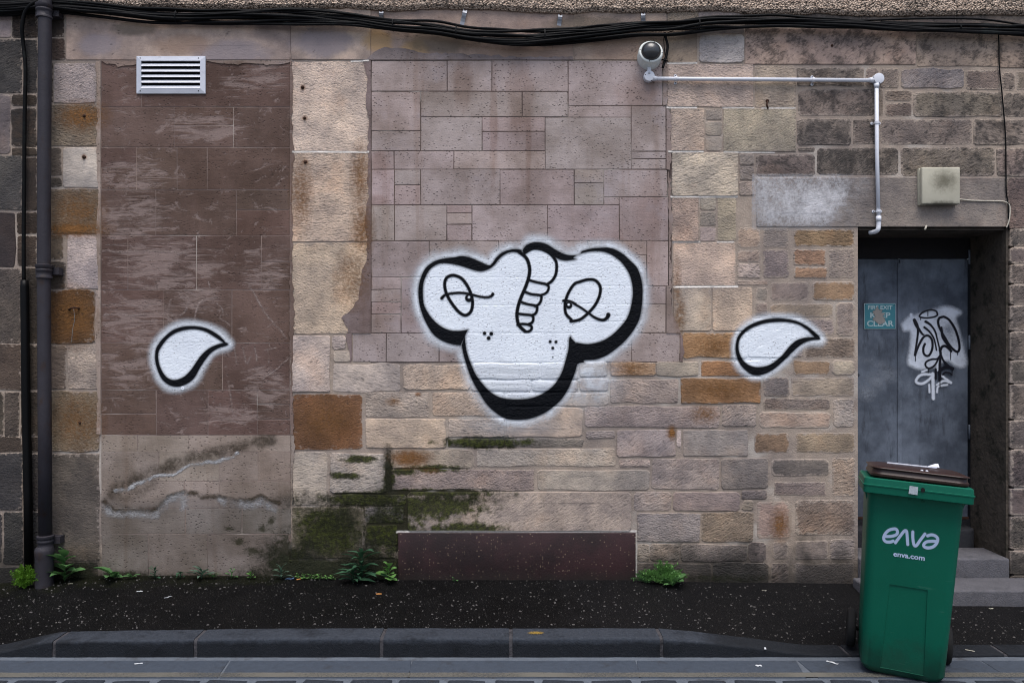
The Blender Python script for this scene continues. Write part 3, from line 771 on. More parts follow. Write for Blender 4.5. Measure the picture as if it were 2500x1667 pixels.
# pavement sheet
xs = np.linspace(-9, 9, 260); ts = np.linspace(0, 1, 22)
vv = []; ff = []
for x in xs:
    za = zw(x); kb = ktop(x)
    for t in ts:
        y = 0.02 + (KY0 - 0.02) * t
        z = za * (1 - t) + (kb - 0.002) * t + 0.004 * mnoise.noise(Vector((x * 3, y * 3, 1))) * (1 - abs(2*t - 1) ** 3)
        vv.append((x, y, z))
w = len(ts)
for i in range(len(xs) - 1):
    for j in range(w - 1):
        ff.append((i*w+j, i*w+j+1, (i+1)*w+j+1, (i+1)*w+j))
pav = new_mesh('pavement', vv, ff, M_asphalt, None, (0, -0.4, 0), True)
tag(pav, kind='structure')
def pav_z(x, y):
    t = min(1, max(0, (0.02 - y) / (0.02 - KY0)))
    return zw(x) * (1 - t) + (ktop(x) - 0.002) * t + 0.004 * mnoise.noise(Vector((x * 3, y * 3, 1))) * (1 - abs(2*t - 1) ** 3)

# kerb of long granite stones with pale mortar joints
kerb = empty('kerb', (0, KY1, ROAD_Z), kind='structure')
def kx(px): return (px - 1250) * 4.15 / F
kj = [-1900, -1300, -760, -340, 148, 488, 936, 1247, 1610, 2062, 2440, 2880, 3300, 3800, 4400]
def kerb_piece(name, xa, xb, mat, inset=0.0, skew=0.0):
    nseg = max(1, int((xb - xa) / 0.045)); rings = []
    for i in range(nseg + 1):
        x = xa + (xb - xa) * i / nseg
        zt = ktop(x) - inset + 0.003 * mnoise.noise(Vector((x * 5, 0, 7))) + 0.002 * mnoise.noise(Vector((x * 19, 2, 7)))
        yf = KY1 + inset + 0.005 * mnoise.noise(Vector((x * 4, 9, 0))) + 0.003 * mnoise.noise(Vector((x * 17, 5, 0)))
        r = min(0.014, max(0.004, (zt - ROAD_Z) * 0.6))
        pr = [(KY0, ROAD_Z - 0.15), (KY0, zt)] + [(yf + r - r * math.sin(a), zt - r + r * math.cos(a)) for a in (0, R(25), R(50), R(75), R(90))] + [(yf - 0.004, ROAD_Z - 0.15)]
        rings.append([Vector((x + skew * (k > 5) * 0.0, yv, zv)) for k, (yv, zv) in enumerate(pr)])
    o = MB().loft(rings).build(name, mat, kerb, None, True)
    o.data.set_sharp_from_angle(angle=R(40))
    return o
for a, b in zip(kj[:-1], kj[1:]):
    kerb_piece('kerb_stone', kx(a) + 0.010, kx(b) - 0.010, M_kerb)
    kerb_piece('kerb_joint', kx(b) - 0.0095, kx(b) + 0.0095, M_kerb_joint, 0.004)

# gutter mortar bed, channel slabs
def sheet(name, x0, x1, y0f, y1f, z, mat, par=None, n=240, kind='structure'):
    vv = []; ff = []
    for i in range(n + 1):
        x = x0 + (x1 - x0) * i / n
        vv += [(x, y0f(x), z), (x, y1f(x), z)]
    for i in range(n):
        ff.append((2*i, 2*i+1, 2*i+3, 2*i+2))
    o = new_mesh(name, vv, ff, mat, par)
    if par is None: tag(o, kind=kind)
    return o
gm = sheet('gutter_mortar', -6, 6, lambda x: KY1 + 0.05, lambda x: -1.30, ROAD_Z - 0.004, M_pale_mortar)
channel = empty('channel', (0, -1.0, ROAD_Z), kind='structure')
cj = [-1900, -1250, -420, 130 - 560, 545, 1000, 1560, 1962, 2420, 3000, 3600]
cj = [-1900, -1250, -420, 545, 1000, 1560, 1962, 2420, 3000, 3600]
def cx(px): return (px - 1250) * 3.95 / F
for a, b in zip(cj[:-1], cj[1:]):
    xa, xb = cx(a) + 0.004, cx(b) - 0.004
    sk = random.uniform(-0.03, 0.03)
    nn = 14; top = []
    back = [(xa + (xb - xa) * i / nn, -0.958 + 0.007 * mnoise.noise(Vector((i * 0.9 + a, 2, 0)))) for i in range(nn + 1)]
    front = [(xa + sk + (xb - xa) * i / nn, -1.172 + 0.003 * mnoise.noise(Vector((i * 0.9 + a, 5, 0)))) for i in range(nn + 1)]
    ring = back + front[::-1]
    cen = Vector((sum(p[0] for p in ring) / len(ring), sum(p[1] for p in ring) / len(ring), 0))
    r0 = [Vector((p[0], p[1], ROAD_Z - 0.05)) for p in ring]
    r1 = [Vector((p[0], p[1], ROAD_Z - 0.003)) for p in ring]
    r2 = [Vector((p[0] - math.copysign(0.004, p[0] - cen.x), p[1] - math.copysign(0.004, p[1] - cen.y), ROAD_Z)) for p in ring]
    MB().loft([r0, r1, r2]).build('channel_slab', M_slab, channel)
# setts: the first rows as stones, the rest of the street as one surface
road = sheet('road', -60, 60, lambda x: -1.12, lambda x: -45, ROAD_Z - 0.012, M_road, n=20)
setts = empty('sett_paving', (0, -1.3, ROAD_Z), kind='structure')
sett_me = []
for k in range(6):
    m = MB(); L = random.uniform(0.19, 0.225); Wd = random.uniform(0.098, 0.11)
    def rr(inset, z):
        out = []
        for sx, sy in ((-1,-1),(0,-1),(1,-1),(1,0),(1,1),(0,1),(-1,1),(-1,0)):
            c_ = 0.93 if sx and sy else 1.0
            out.append(Vector((sx * (L/2 - inset) * c_ + random.uniform(-.004, .004), sy * (Wd/2 - inset) * c_ + random.uniform(-.003, .003), z + random.uniform(-.0015, .0015))))
        return out
    m.loft([rr(0, -0.07), rr(0, -0.008), rr(0.010, 0.003), rr(0.03, 0.006)])
    o = m.build('sett', M_sett, setts, (0, 0, 0), True)
    sett_me.append(o.data); bpy.data.objects.remove(o)
for r in range(4):
    x = -3.4 + random.uniform(0, 0.1)
    while x < 3.5:
        o = bpy.data.objects.new('sett', random.choice(sett_me)); C.objects.link(o); o.parent = setts
        o.location = Vector((x, -1.236 - r * 0.122 + random.uniform(-.004, .004), ROAD_Z - 0.003)) - setts.location
        o.rotation_euler = (random.uniform(-.02, .02), random.uniform(-.02, .02), random.uniform(-.05, .05))
        x += 0.237
# ------------------------------------------------------------------ SDF paint on surfaces
def seg_d(PX, PY, a, b):
    ax, ay = a; bx, by = b
    dx, dy = bx - ax, by - ay
    L2 = dx*dx + dy*dy + 1e-9
    t = np.clip(((PX - ax) * dx + (PY - ay) * dy) / L2, 0, 1)
    return np.hypot(PX - ax - t*dx, PY - ay - t*dy), t
def sd_poly(PX, PY, poly):
    d = np.full(PX.shape, 1e9, np.float32); ins = np.zeros(PX.shape, bool)
    m = len(poly)
    for i in range(m):
        a, b = poly[i], poly[(i+1) % m]
        d = np.minimum(d, seg_d(PX, PY, a, b)[0])
        if a[1] != b[1]:
            c_ = ((a[1] > PY) != (b[1] > PY)) & (PX < (b[0]-a[0]) * (PY-a[1]) / (b[1]-a[1]) + a[0])
            ins ^= c_
    return np.where(ins, -d, d)
def sd_path(PX, PY, pts, w, closed=False, smooth=True):
    """w width (or list per control point) in the same units"""
    ws = w if isinstance(w, (list, tuple)) else [w] * len(pts)
    q = [(p[0], p[1], ww) for p, ww in zip(pts, ws)]
    if smooth and len(q) > 2: q = catmull(q, 7, closed)
    d = np.full(PX.shape, 1e9, np.float32)
    for i in range(len(q) - 1 + (1 if closed else 0)):
        a, b = q[i], q[(i+1) % len(q)]
        s, t = seg_d(PX, PY, a[:2], b[:2])
        d = np.minimum(d, s - (a[2] + (b[2]-a[2]) * t) / 2)
    return d
def smooth01(x): x = np.clip(x, 0, 1); return x*x*(3 - 2*x)
def cover(d, soft=1.6): return smooth01(0.5 - d / soft / 2)

def vnoise(PX, PY, scale, seed=0, octv=3):
    rs = np.random.RandomState(seed); out = np.zeros(PX.shape); amp = 1.0; tot = 0
    for o_ in range(octv):
        gq = rs.rand(256, 256); u = PX / scale; v_ = PY / scale
        i = np.floor(u).astype(int); j = np.floor(v_).astype(int); fu = smooth01(u - i); fv = smooth01(v_ - j)
        q00 = gq[j % 256, i % 256]; q10 = gq[j % 256, (i+1) % 256]; q01 = gq[(j+1) % 256, i % 256]; q11 = gq[(j+1) % 256, (i+1) % 256]
        out += amp * ((q00*(1-fu) + q10*fu)*(1-fv) + (q01*(1-fu) + q11*fu)*fv); tot += amp
        amp *= 0.55; scale = scale / 2.1
    return out / tot - 0.5
_bvh = None
def paint(name, bb, cell, fn, mat, parent, off=0.0015, plane=None, thr=0.015):
    """thin paint film lying on the wall (or on the plane y=plane); bb and fn in photograph pixels"""
    global _bvh
    if _bvh is None: _bvh = BVHTree.FromPolygons(BV, BF)
    x0, y0, x1, y1 = bb
    nx = int((x1 - x0) / cell) + 1; ny = int((y1 - y0) / cell) + 1
    gx = x0 + np.arange(nx) * cell; gy = y0 + np.arange(ny) * cell
    PX, PY = np.meshgrid(gx, gy)
    A = np.clip(fn(PX.astype(np.float32), PY.astype(np.float32)), 0, 1)
    fa = np.maximum(np.maximum(A[:-1, :-1], A[1:, :-1]), np.maximum(A[:-1, 1:], A[1:, 1:])) > thr
    used = np.zeros(A.shape, bool)
    used[:-1, :-1] |= fa; used[1:, :-1] |= fa; used[:-1, 1:] |= fa; used[1:, 1:] |= fa
    idx = -np.ones(A.shape, int); ys, xs_ = np.nonzero(used); idx[ys, xs_] = np.arange(len(ys))
    depth = np.zeros(A.shape)
    if plane is None:
        for j, i in zip(ys, xs_):
            p = P(PX[j, i], PY[j, i])
            hit = _bvh.ray_cast(Vector((p.x, -0.3, p.z)), Vector((0, 1, 0)), 1.0)
            depth[j, i] = hit[0].y if hit[0] is not None else 0.0
        dm = np.where(used, depth, 9)
        pad = np.pad(dm, 1, mode='edge')
        mn = np.minimum.reduce([pad[1+a:1+a+dm.shape[0], 1+b:1+b+dm.shape[1]] for a in (-1, 0, 1) for b in (-1, 0, 1)])
        depth = np.maximum(np.minimum(depth, mn + 0.0035), mn) * 0.55 + mn * 0.45
    else:
        depth[:] = plane
    verts = []
    for j, i in zip(ys, xs_):
        p = P(PX[j, i], PY[j, i], plane if plane is not None else 0.0)
        verts.append((p.x, depth[j, i] - off, p.z))
    fj, fi = np.nonzero(fa)
    faces = [(idx[j+1, i], idx[j+1, i+1], idx[j, i+1], idx[j, i]) for j, i in zip(fj, fi)]
    o = new_mesh(name, verts, faces, mat, parent, None, True)
    at = o.data.attributes.new('alpha', 'FLOAT', 'POINT')
    at.data.foreach_set('value', A[ys, xs_].astype(np.float32))
    return o

def r6(l): return [(700 + u/2.8, 540 + v/2.8) for u, v in l]
def r7(l): return [(1400 + u/2.8, 540 + v/2.8) for u, v in l]
def r5(l): return [(u/2.8, 540 + v/2.8) for u, v in l]
def r9(l): return [(2060 + u/5.228, 700 + v/5.228) for u, v in l]
def smooth_poly(runs):
    """list of runs, each splined openly, then chained; sharp corners stay between runs"""
    out = []
    for r_ in runs: out += [tuple(p) for p in catmull(r_, 5)]
    return out

# big face
outA = r6([(1190,848),(1130,840),(1060,815),(1000,770),(950,690),(918,610),(903,540),(900,460),(915,390),(945,325),(990,285),(1040,262),(1100,250),(1150,245),(1200,237),(1260,250),(1320,275),(1380,300),(1405,286),(1430,250),(1470,215),(1520,195),(1570,190),(1610,197)])
inA = r6([(1600,222),(1560,212),(1520,215),(1480,235),(1450,262),(1420,300),(1385,326),(1330,343),(1280,335),(1220,315),(1160,298),(1110,290),(1060,288),(1020,300),(985,325),(955,370),(935,430),(932,500),(940,570),(970,630),(1010,680),(1060,720),(1120,745),(1180,748),(1240,740)])
outB = r6([(1608,204),(1630,170),(1670,148),(1720,143),(1780,158),(1840,195),(1890,220),(1940,232),(2000,228)]) + r7([(60,203),(130,185),(200,180),(240,180),(290,195),(340,225),(390,270),(430,310),(450,350),(465,400),(473,460),(472,530),(465,600),(450,670),(420,730),(385,780),(340,830),(280,880),(220,920),(150,945),(80,950),(20,965)])
inB = r6([(1935,788),(1976,828)]) + r7([(20,828),(90,838),(150,830),(210,810),(270,770),(320,720),(360,670),(385,610),(400,540),(405,480),(398,420),(380,360),(350,310),(310,265),(250,225),(190,207),(120,207),(50,222),(0,250)]) + r6([(1980,258),(1940,267),(1890,268),(1840,250),(1800,215),(1750,190),(1700,183),(1660,192),(1625,218)])
outC = r6([(2036,965),(1990,975),(1975,1020),(1940,1110),(1890,1200),(1820,1270),(1740,1320),(1650,1350),(1560,1355),(1490,1345),(1420,1300),(1360,1240),(1310,1160),(1265,1080),(1235,1000),(1210,920),(1195,845)])
inC = r6([(1220,765),(1220,800),(1230,880),(1255,960),(1290,1040),(1340,1110),(1400,1170),(1470,1205),(1560,1215),(1650,1210),(1720,1190),(1790,1150),(1840,1100),(1880,1030),(1905,950),(1925,870),(1930,800),(1940,785)])
polyA = smooth_poly([outA, inA])
polyB = smooth_poly([outB, inB])
polyC = smooth_poly([outC, inC])
sil = smooth_poly([outA, outB, outC[1:]])
def white_face(PX, PY):
    d = sd_poly(PX, PY, sil)
    halo = smooth01(1 - d / (34.0 + 22 * vnoise(PX, PY, 60, 8, 2))) ** 1.5 * 0.8
    a = np.where(d < 0, 1.0, halo * np.clip(1.0 + 1.3 * vnoise(PX, PY, 30, 9, 4), 0.4, 1.3))
    low = smooth01((PY - 878) / 20)
    a = a * (1 - 0.22 * low)
    extra = np.exp(-(((PX - 1432) / 60) ** 2 + ((PY - 928) / 55) ** 2)) * 0.62 * np.clip(1 + 2.2 * vnoise(PX, PY, 36, 14, 4), 0.2, 1.4)
    extra += np.exp(-(((PX - 1250) / 110) ** 2 + ((PY - 1040) / 22) ** 2)) * 0.22
    return np.maximum(a, extra)
def black_face(PX, PY):
    d = np.minimum(np.minimum(sd_poly(PX, PY, polyA), sd_poly(PX, PY, polyB)), sd_poly(PX, PY, polyC))
    a = cover(d, 1.8)
    a = np.maximum(a, 0.35 * smooth01(1 - d / 6.0) * (d > 0))
    return a
face = empty('face_graffiti', (P(1300,0).x, -0.01, P(0,760).z), 'large white spray painted cartoon face with thick black outline on the middle render panel', 'graffiti')
paint('white_fill', (915,545,1640,1075), 1.2, white_face, M_white_paint, face, 0.0012)
paint('black_outline', (915,545,1640,1075), 1.2, black_face, M_black_paint, face, 0.0032)
def strokes(lst, soft=1.5):
    def fn(PX, PY):
        d = np.full(PX.shape, 1e9, np.float32)
        for pts, w, cl in lst: d = np.minimum(d, sd_path(PX, PY, pts, w, cl))
        return cover(d, soft)
    return fn
def bb_of(lst, m=8):
    xs_ = [p[0] for l in lst for p in l[0]]; ys_ = [p[1] for l in lst for p in l[0]]
    return (min(xs_) - m, min(ys_) - m, max(xs_) + m, max(ys_) + m)
k = 1/2.8
nose = [(r6([(1590,210),(1640,255),(1660,320),(1655,380),(1632,450),(1602,520),(1580,590),(1574,650),(1588,710),(1630,752)]), 23*k, False),
        (r6([(1625,218),(1680,188),(1740,192),(1800,222),(1838,270),(1845,315),(1838,365),(1815,405),(1785,428)]), 20*k, False),
        (r6([(1650,400),(1700,415),(1750,425),(1785,432)]), 18*k, False),
        (r6([(1765,428),(1790,445),(1785,475),(1765,495),(1735,505)]), 17*k, False),
        (r6([(1622,480),(1670,498),(1735,508),(1738,540),(1722,568),(1698,580)]), 18*k, False),
        (r6([(1592,548),(1640,565),(1700,578),(1712,600),(1700,630),(1675,642)]), 18*k, False),
        (r6([(1575,630),(1625,637),(1672,642),(1686,662),(1678,690),(1655,702)]), 18*k, False),
        (r6([(1578,708),(1600,702),(1640,704),(1670,715),(1674,735),(1655,752),(1630,752),(1612,735)]), 18*k, False)]
paint('nose', bb_of(nose), 1.0, strokes(nose), M_black_paint, face, 0.0045)
eyeL = [(r6([(1150,371),(1200,395),(1245,460),(1270,540),(1262,610),(1225,642),(1180,622),(1130,562),(1095,500),(1080,440),(1088,395),(1115,374)]), 21*k, True),
        (r6([(1060,526),(1085,503),(1140,492),(1200,490),(1260,500),(1320,515),(1370,520),(1398,512),(1409,498)]), [22*k,17*k,17*k,17*k,17*k,16*k,16*k,18*k,22*k], False), (r6([(1244,525),(1246,527)]), 50*k, False)]
eyeR = [(r7([(100,398),(150,405),(182,445),(180,500),(155,560),(115,612),(50,668),(-15,683)]) + r6([(1945,672),(1908,630),(1903,560),(1925,490),(1965,430)]) + r7([(45,413)]), 20*k, True),
        (r6([(1890,543),(1930,545),(1975,565)]) + r7([(0,562),(50,590),(100,625),(150,660),(200,675),(228,660),(238,640)]), [17*k,16*k,16*k,15*k,16*k,16*k,18*k,20*k,24*k,30*k], False), (r6([(1927,574),(1929,575)]), 46*k, False)]
for e, hp in ((eyeL, (1246,520)), (eyeR, (1927,570))):
    o = paint('eye', bb_of(e), 1.0, strokes(e), M_black_paint, face, 0.0045)
    c_ = r6([hp])[0]
    paint('eye_glint', (c_[0]-6, c_[1]-6, c_[0]+6, c_[1]+6), 0.8, strokes([([c_, (c_[0]+.3, c_[1])], 15*k, False)]), M_white_paint, face, 0.0060)
for dots, nm in (((1352,765,24),(1398,768,26),(1380,798,26)), 'freckles'), (((1800,822,20),(1840,824,20),(1818,866,20),(1818,928,8)), 'freckles'):
    for a, b, c_ in dots:
        l = [(r6([(a, b), (a + 1, b)]), c_*k, False)]
        paint('freckle', bb_of(l), 1.0, strokes(l), M_black_paint, face, 0.0045)

def drop(outer, inner, nm, label):
    po, pi = smooth_poly([outer]), smooth_poly([inner])
    xs_ = [p[0] for p in po]; ys_ = [p[1] for p in po]
    bb = (min(xs_)-26, min(ys_)-26, max(xs_)+26, max(ys_)+26)
    e = empty(nm, (sum(xs_)/len(xs_)/375 - 1250/375, -0.01, P(0, sum(ys_)/len(ys_)).z), label, 'graffiti', 'painted ears beside the face')
    def wf(PX, PY):
        d = sd_poly(PX, PY, po)
        return np.where(d < 0, 1.0, smooth01(1 - d / (23.0 + 12 * vnoise(PX, PY, 50, 8, 2))) ** 1.15 * 0.85)
    def bf(PX, PY):
        d = np.maximum(sd_poly(PX, PY, po), -sd_poly(PX, PY, pi))
        return np.maximum(cover(d, 1.8), 0.3 * smooth01(1 - d / 5.0) * (d > 0))
    paint('white_fill', bb, 1.25, wf, M_white_paint, e, 0.0014)
    paint('black_outline', bb, 1.25, bf, M_black_paint, e, 0.0034)
    return e
eL = drop(r5([(1540,825),(1562,838),(1550,850),(1500,865),(1450,895),(1410,940),(1370,1000),(1330,1070),(1280,1110),(1220,1130),(1160,1120),(1110,1080),(1080,1020),(1062,950),(1065,880),(1090,830),(1130,785),(1180,745),(1240,722),(1310,715),(1380,722),(1440,742),(1500,780),(1540,820)]),
     r5([(1528,830),(1490,840),(1440,862),(1390,900),(1350,950),(1310,1010),(1260,1060),(1200,1083),(1150,1070),(1115,1030),(1090,970),(1085,900),(1110,850),(1150,800),(1200,765),(1260,745),(1330,738),(1400,752),(1460,785),(1510,818)]), 'teardrop_graffiti', 'white spray painted teardrop with black edge on the dark brown render panel')
eR = drop(r7([(1680,785),(1682,808),(1620,815),(1560,840),(1500,890),(1440,950),(1370,1010),(1300,1045),(1240,1052),(1190,1030),(1140,980),(1110,910),(1105,850),(1120,790),(1160,740),(1210,705),(1290,675),(1370,662),(1450,665),(1520,680),(1590,712),(1640,750)]),
     r7([(1645,790),(1580,795),(1520,815),(1470,860),(1420,920),(1350,975),(1280,995),(1220,990),(1170,960),(1135,905),(1127,840),(1145,790),(1190,745),(1250,715),(1320,695),(1400,688),(1470,690),(1540,707),(1600,745)]), 'teardrop_graffiti', 'white spray painted teardrop with black edge on the rough stones left of the door')
dl = [([(446.5,947),(447,947.3)], 9, False)]
paint('paint_spot', bb_of(dl), 0.8, strokes(dl), M_white_paint, eL, 0.004)

# stains, scratches and pale joints lying on the wall
def soft(lst, w, amp=1.0, warp=0.0):
    def fn(PX, PY):
        a = np.zeros(PX.shape, np.float32)
        if warp:
            X0, Y0 = PX, PY
            PX = X0 + warp * 2.2 * vnoise(X0, Y0, 22, 1, 4); PY = Y0 + warp * 2.2 * vnoise(X0, Y0, 22, 2, 4)
            amp_ = amp * np.clip(0.85 + 2.2 * vnoise(X0, Y0, 18, 3, 4), 0, 1.2)
        else: amp_ = amp
        for pts, ww, k_ in lst:
            d = sd_path(PX, PY, pts, 0.1)
            a = np.maximum(a, k_ * smooth01(1 - d / ww))
        return a * amp_
    return fn
br = lambda l: [(u/2.5417, 1050 + v/2.5417) for u, v in l]
crk = br([(720,378),(780,365),(850,330),(930,305),(985,282),(1050,275),(1095,272),(1120,245),(1180,218),(1240,205),(1330,195),(1390,180),(1440,165),(1478,142)])
damp1 = br([(690,395),(760,345),(850,300),(985,245),(1100,205),(1250,160),(1400,130),(1520,95),(1680,50)])
damp2 = br([(650,440),(690,480),(760,500),(850,495),(960,490),(1010,450),(1060,405),(1140,385),(1210,388),(1260,410),(1360,408),(1440,425),(1530,440),(1600,415),(1660,425),(1740,450)])
salt2 = [br([(660,480),(700,520),(780,520),(880,515),(960,525),(1010,480),(1060,425),(1140,402)]), br([(1150,410),(1145,470)]), br([(1370,430),(1470,455),(1560,465),(1620,445),(1700,485)])]
paint('damp_stain', (245,1060,712,1260), 1.7, soft([(damp1, 26, 0.5), (damp2, 9, 0.8), (br([(700,400),(800,400),(950,330)]), 24, 0.3)], 1, 1.0, 6), M_damp, wall, 0.0012)
paint('salt_deposit', (245,1060,712,1290), 1.7, soft([(crk, 6.5, 1.0)] + [(s_, 15, 0.5) for s_ in salt2], 1, 1.0, 6), M_salt, wall, 0.002)
scr = [r5(l) for l in ([(1150,720),(1160,560),(1200,535),(1285,520),(1265,620),(1180,640)],[(1330,685),(1350,580),(1380,545),(1490,515)],[(1430,420),(1455,500)],[(1490,560),(1525,620),(1500,660),(1540,690),(1580,720)],[(1700,440),(1780,570),(1880,700),(1960,800)],
       [(1830,720),(1880,690),(1960,685)],[(1545,870),(1560,910)],[(1600,870),(1615,970)],[(1660,860),(1690,970),(1720,900)],[(1740,860),(1760,950)],[(1815,880),(1890,860)],[(1835,870),(1840,965)],[(1800,1080),(1880,1020),(1970,940)],[(1560,1090),(1590,1300)],
       [(700,570),(900,575),(1120,568)],[(720,640),(1000,640)],[(850,690),(1060,685)],[(700,205),(900,205),(1280,215)],[(720,160),(840,155),(900,180)])]
paint('scratches', (245,575,712,1010), 1.5, soft([(s_, random.uniform(2.5, 4.5), random.uniform(0.35, 0.6)) for s_ in scr], 1, 1.0, 4), M_pale_scratch, wall, 0.0012)
jl = [([(716,371.5),(760,371),(900,372)],2.2,1.0),([(858,150.5),(900,149)],2.0,1.0),([(1630,156),(1700,155)],2.2,0.9),([(1628,263.5),(1700,263.5)],2.2,1.0),([(1765,264),(1840,264)],2,0.7),([(1860,264.5),(1940,264.5)],2.0,0.8),([(1632,371),(1716,370.5)],2.2,1.0),([(1768,371.5),(1890,373)],2.0,0.8),([(1638,481),(1800,480.5)],2.2,1.0),([(1643,591),(1708,590.5)],2.0,0.7),([(1752,591),(1790,591)],2.0,0.7),([(1645,700.5),(1800,699.5)],2.4,1.0),([(970,1297.6),(1100,1297),(1250,1297.5),(1400,1297),(1552,1296)],2.6,0.9),([(1553,1300),(1553,1410)],2.0,0.6)]
paint('pale_pointing', (700,140,1960,1420), 1.3, soft([(catmull(a, 4), b * 1.7, c_) for a, b, c_ in jl], 1), M_point, wall, 0.003)
paint('whitewash', (1835,425,2135,565), 2.2, lambda PX, PY: smooth01(1.15 - np.maximum(np.abs((PX-1978)/150), np.abs((PY-490)/66))) ** 0.5 * np.clip(0.8 + 1.3*vnoise(PX, PY, 45, 5, 4), 0.1, 1) * smooth01((2110-PX)/110 + 1.2*vnoise(PX, PY, 40, 6, 4)), M_whitewash, wall, 0.0015)
M_slime = paint_material('dark_algae', (0.016, 0.018, 0.007), 0.9, 0.9, 0.35)
def slime(PX, PY):
    a = np.zeros(PX.shape, np.float32)
    for x, y, rx, ry, k_ in ((700,1385,55,60,0.95),(790,1392,110,36,0.95),(910,1370,70,60,0.8),(840,1300,90,80,0.5),(760,1225,80,22,0.6),(940,1240,60,50,0.45),(640,1405,60,22,0.7),(480,1412,200,10,0.75),(300,1412,80,12,0.75),(190,1400,70,30,0.7),(948,1150,12,60,0.6),(1150,1215,110,12,0.5),(1720,1412,160,10,0.5),(1260,1410,300,8,0.3)):
        a = np.maximum(a, k_ * np.exp(-(((PX-x)/rx)**2 + ((PY-y)/ry)**2)))
    return np.clip(a * (1.0 + 3.4 * vnoise(PX, PY, 34, 17, 5)), 0, 0.95)
paint('algae_stain', (110,1080,1900,1425), 2.6, slime, M_slime, wall, 0.0018, thr=0.06)
def och(PX, PY):
    a = np.zeros(PX.shape, np.float32)
    for x, y, rx, ry, k_ in ((800,1030,62,52,0.0),(200,285,52,30,0.7),(180,560,66,16,1.0),(190,515,56,42,0.5),(180,775,50,60,0.55),(190,1030,58,60,0.4),(800,1030,66,58,0.35),(1745,845,60,22,0.4),(1760,950,80,24,0.4),(735,480,24,80,0.45),(880,430,20,70,0.5),(885,560,24,60,0.55),(860,680,40,70,0.35),(1000,1118,44,20,0.6),(1905,1280,20,34,0.65),(1660,770,12,40,0.5),(1653,700,10,60,0.35),(960,980,14,8,0.6),(1720,1010,30,20,0.5),(1530,900,40,16,0.5),(1640,1056,9,14,1.0),(1050,1150,20,8,0.3)):
        a = np.maximum(a, k_ * np.exp(-(((PX-x)/rx)**2 + ((PY-y)/ry)**2)))
    return a
paint('ochre_stain', (110,240,2000,1340), 3.2, och, M_oran_stain, wall, 0.0009, thr=0.08)

# road line: worn paint film on the channel slabs
def line_mesh():
    vv = []; ff = []; al = []
    n = 300
    for i in range(n + 1):
        x = -3.6 + 7.2 * i / n
        for y, a in ((-1.108, 0.0), (-1.114, 1.0), (-1.160, 1.0), (-1.166, 0.0)):
            vv.append((x, y + 0.003 * mnoise.noise(Vector((x * 5, 0, 0))), ROAD_Z + 0.002)); al.append(a * (0.78 + 0.5 * mnoise.noise(Vector((x * 3, 1, 4)))))
    for i in range(n):
        for j in range(3): ff.append((4*i+j, 4*i+j+1, 4*i+j+5, 4*i+j+4))
    o = new_mesh('yellow_line', vv, ff, M_line)
    o.data.attributes.new('alpha', 'FLOAT', 'POINT').data.foreach_set('value', np.array(al, np.float32))
    return tag(o, kind='structure')
line_mesh()

# ------------------------------------------------------------------ door, sign, steps
DY = 0.42
def door_material():
    g = G('blue_grey_steel_door'); pos = g.pos()
    n1 = g.noise(pos, 4.0, 6, 0.65)
    c = g.mix(g.ramp(n1, 0.3, 0.7), col(64, 70, 80), col(104, 112, 124))
    n2 = g.noise(g.scale(pos, (14, 1, 3)), 1.0, 6, 0.7)
    c = g.mix(g.ramp(n2, 0.52, 0.70, 0, 0.7), c, col(48, 51, 58))
    n5 = g.noise(g.scale(pos, (3.0, 1.0, 1.5)), 3.0, 6, 0.7)
    c = g.mix(g.ramp(n5, 0.56, 0.72, 0, 0.5), c, col(112, 120, 130))
    n3 = g.noise(pos, 60.0, 5, 0.7)
    c = g.mix(g.ramp(n3, 0.66, 0.74, 0, 0.6), c, col(30, 30, 34))
    sp = g.noise(pos, 300.0, 2, 0.7)
    c = g.mix(1.0, c, g.mix(sp, (0.8, 0.8, 0.8), (1.2, 1.2, 1.2)), 'MULTIPLY')
    return g.finish(g.principled(c, 0.6, g.bump(n3, 0.0012, 1.0), 0.35))
M_door = door_material()
M_transom = simple('dark_transom', col(34, 33, 36), 0.85, 0.2, dirt=0.4)  # dark finish for transom and door frame
M_iron = simple('rusty_iron', (0.045, 0.02, 0.012), 0.85, 0.3, nscale=60, var=0.5, bump=0.003)
M_steel = simple('galvanised_steel', (0.45, 0.47, 0.5), 0.5, 0.5, 0.6, nscale=40, var=0.2)
def dxy(px, py, y=DY): return P(px, py, y)
zt = H + (833.5 - 632) * (D + DY) / F
zb = H + (833.5 - 1268) * (D + DY) / F
xm = dxy(2196, 0).x; xr = dxy(2363, 0).x
door = empty('metal_door', ((DX0 + DX1) / 2, DY, zb), 'blue grey double metal door set deep in the dark recess', 'door')
o = MB().box((DX0 - 0.02, DY, zb + 0.01), (xm - 0.003, DY + 0.045, zt)).build('door_leaf', M_door, door); bevel(o, 0.004)
o = MB().box((xm + 0.003, DY, zb + 0.01), (xr, DY + 0.045, zt)).build('door_leaf', M_door, door); bevel(o, 0.004)
MB().box((xm - 0.016, DY - 0.006, zb + 0.05), (xm + 0.012, DY - 0.001, zt - 0.03)).build('cover_strip', M_door, door)
for z_ in (0.62, 1.25, 1.85):
    m = MB().tube([(xr + 0.008, DY - 0.006, zb + z_ - 0.05), (xr + 0.008, DY - 0.006, zb + z_ + 0.05)], 0.008, 8); m.build('hinge', M_door, door, smooth=True)
MB().box((DX0 - 0.02, DY + 0.012, zt + 0.004), (DX1 + 0.02, DY + 0.05, DZ1 + 0.01)).build('transom', M_transom, door)
MB().box((xr + 0.02, DY - 0.01, zb), (DX1 + 0.0, DY + 0.044, zt)).build('door_frame', M_transom, door)
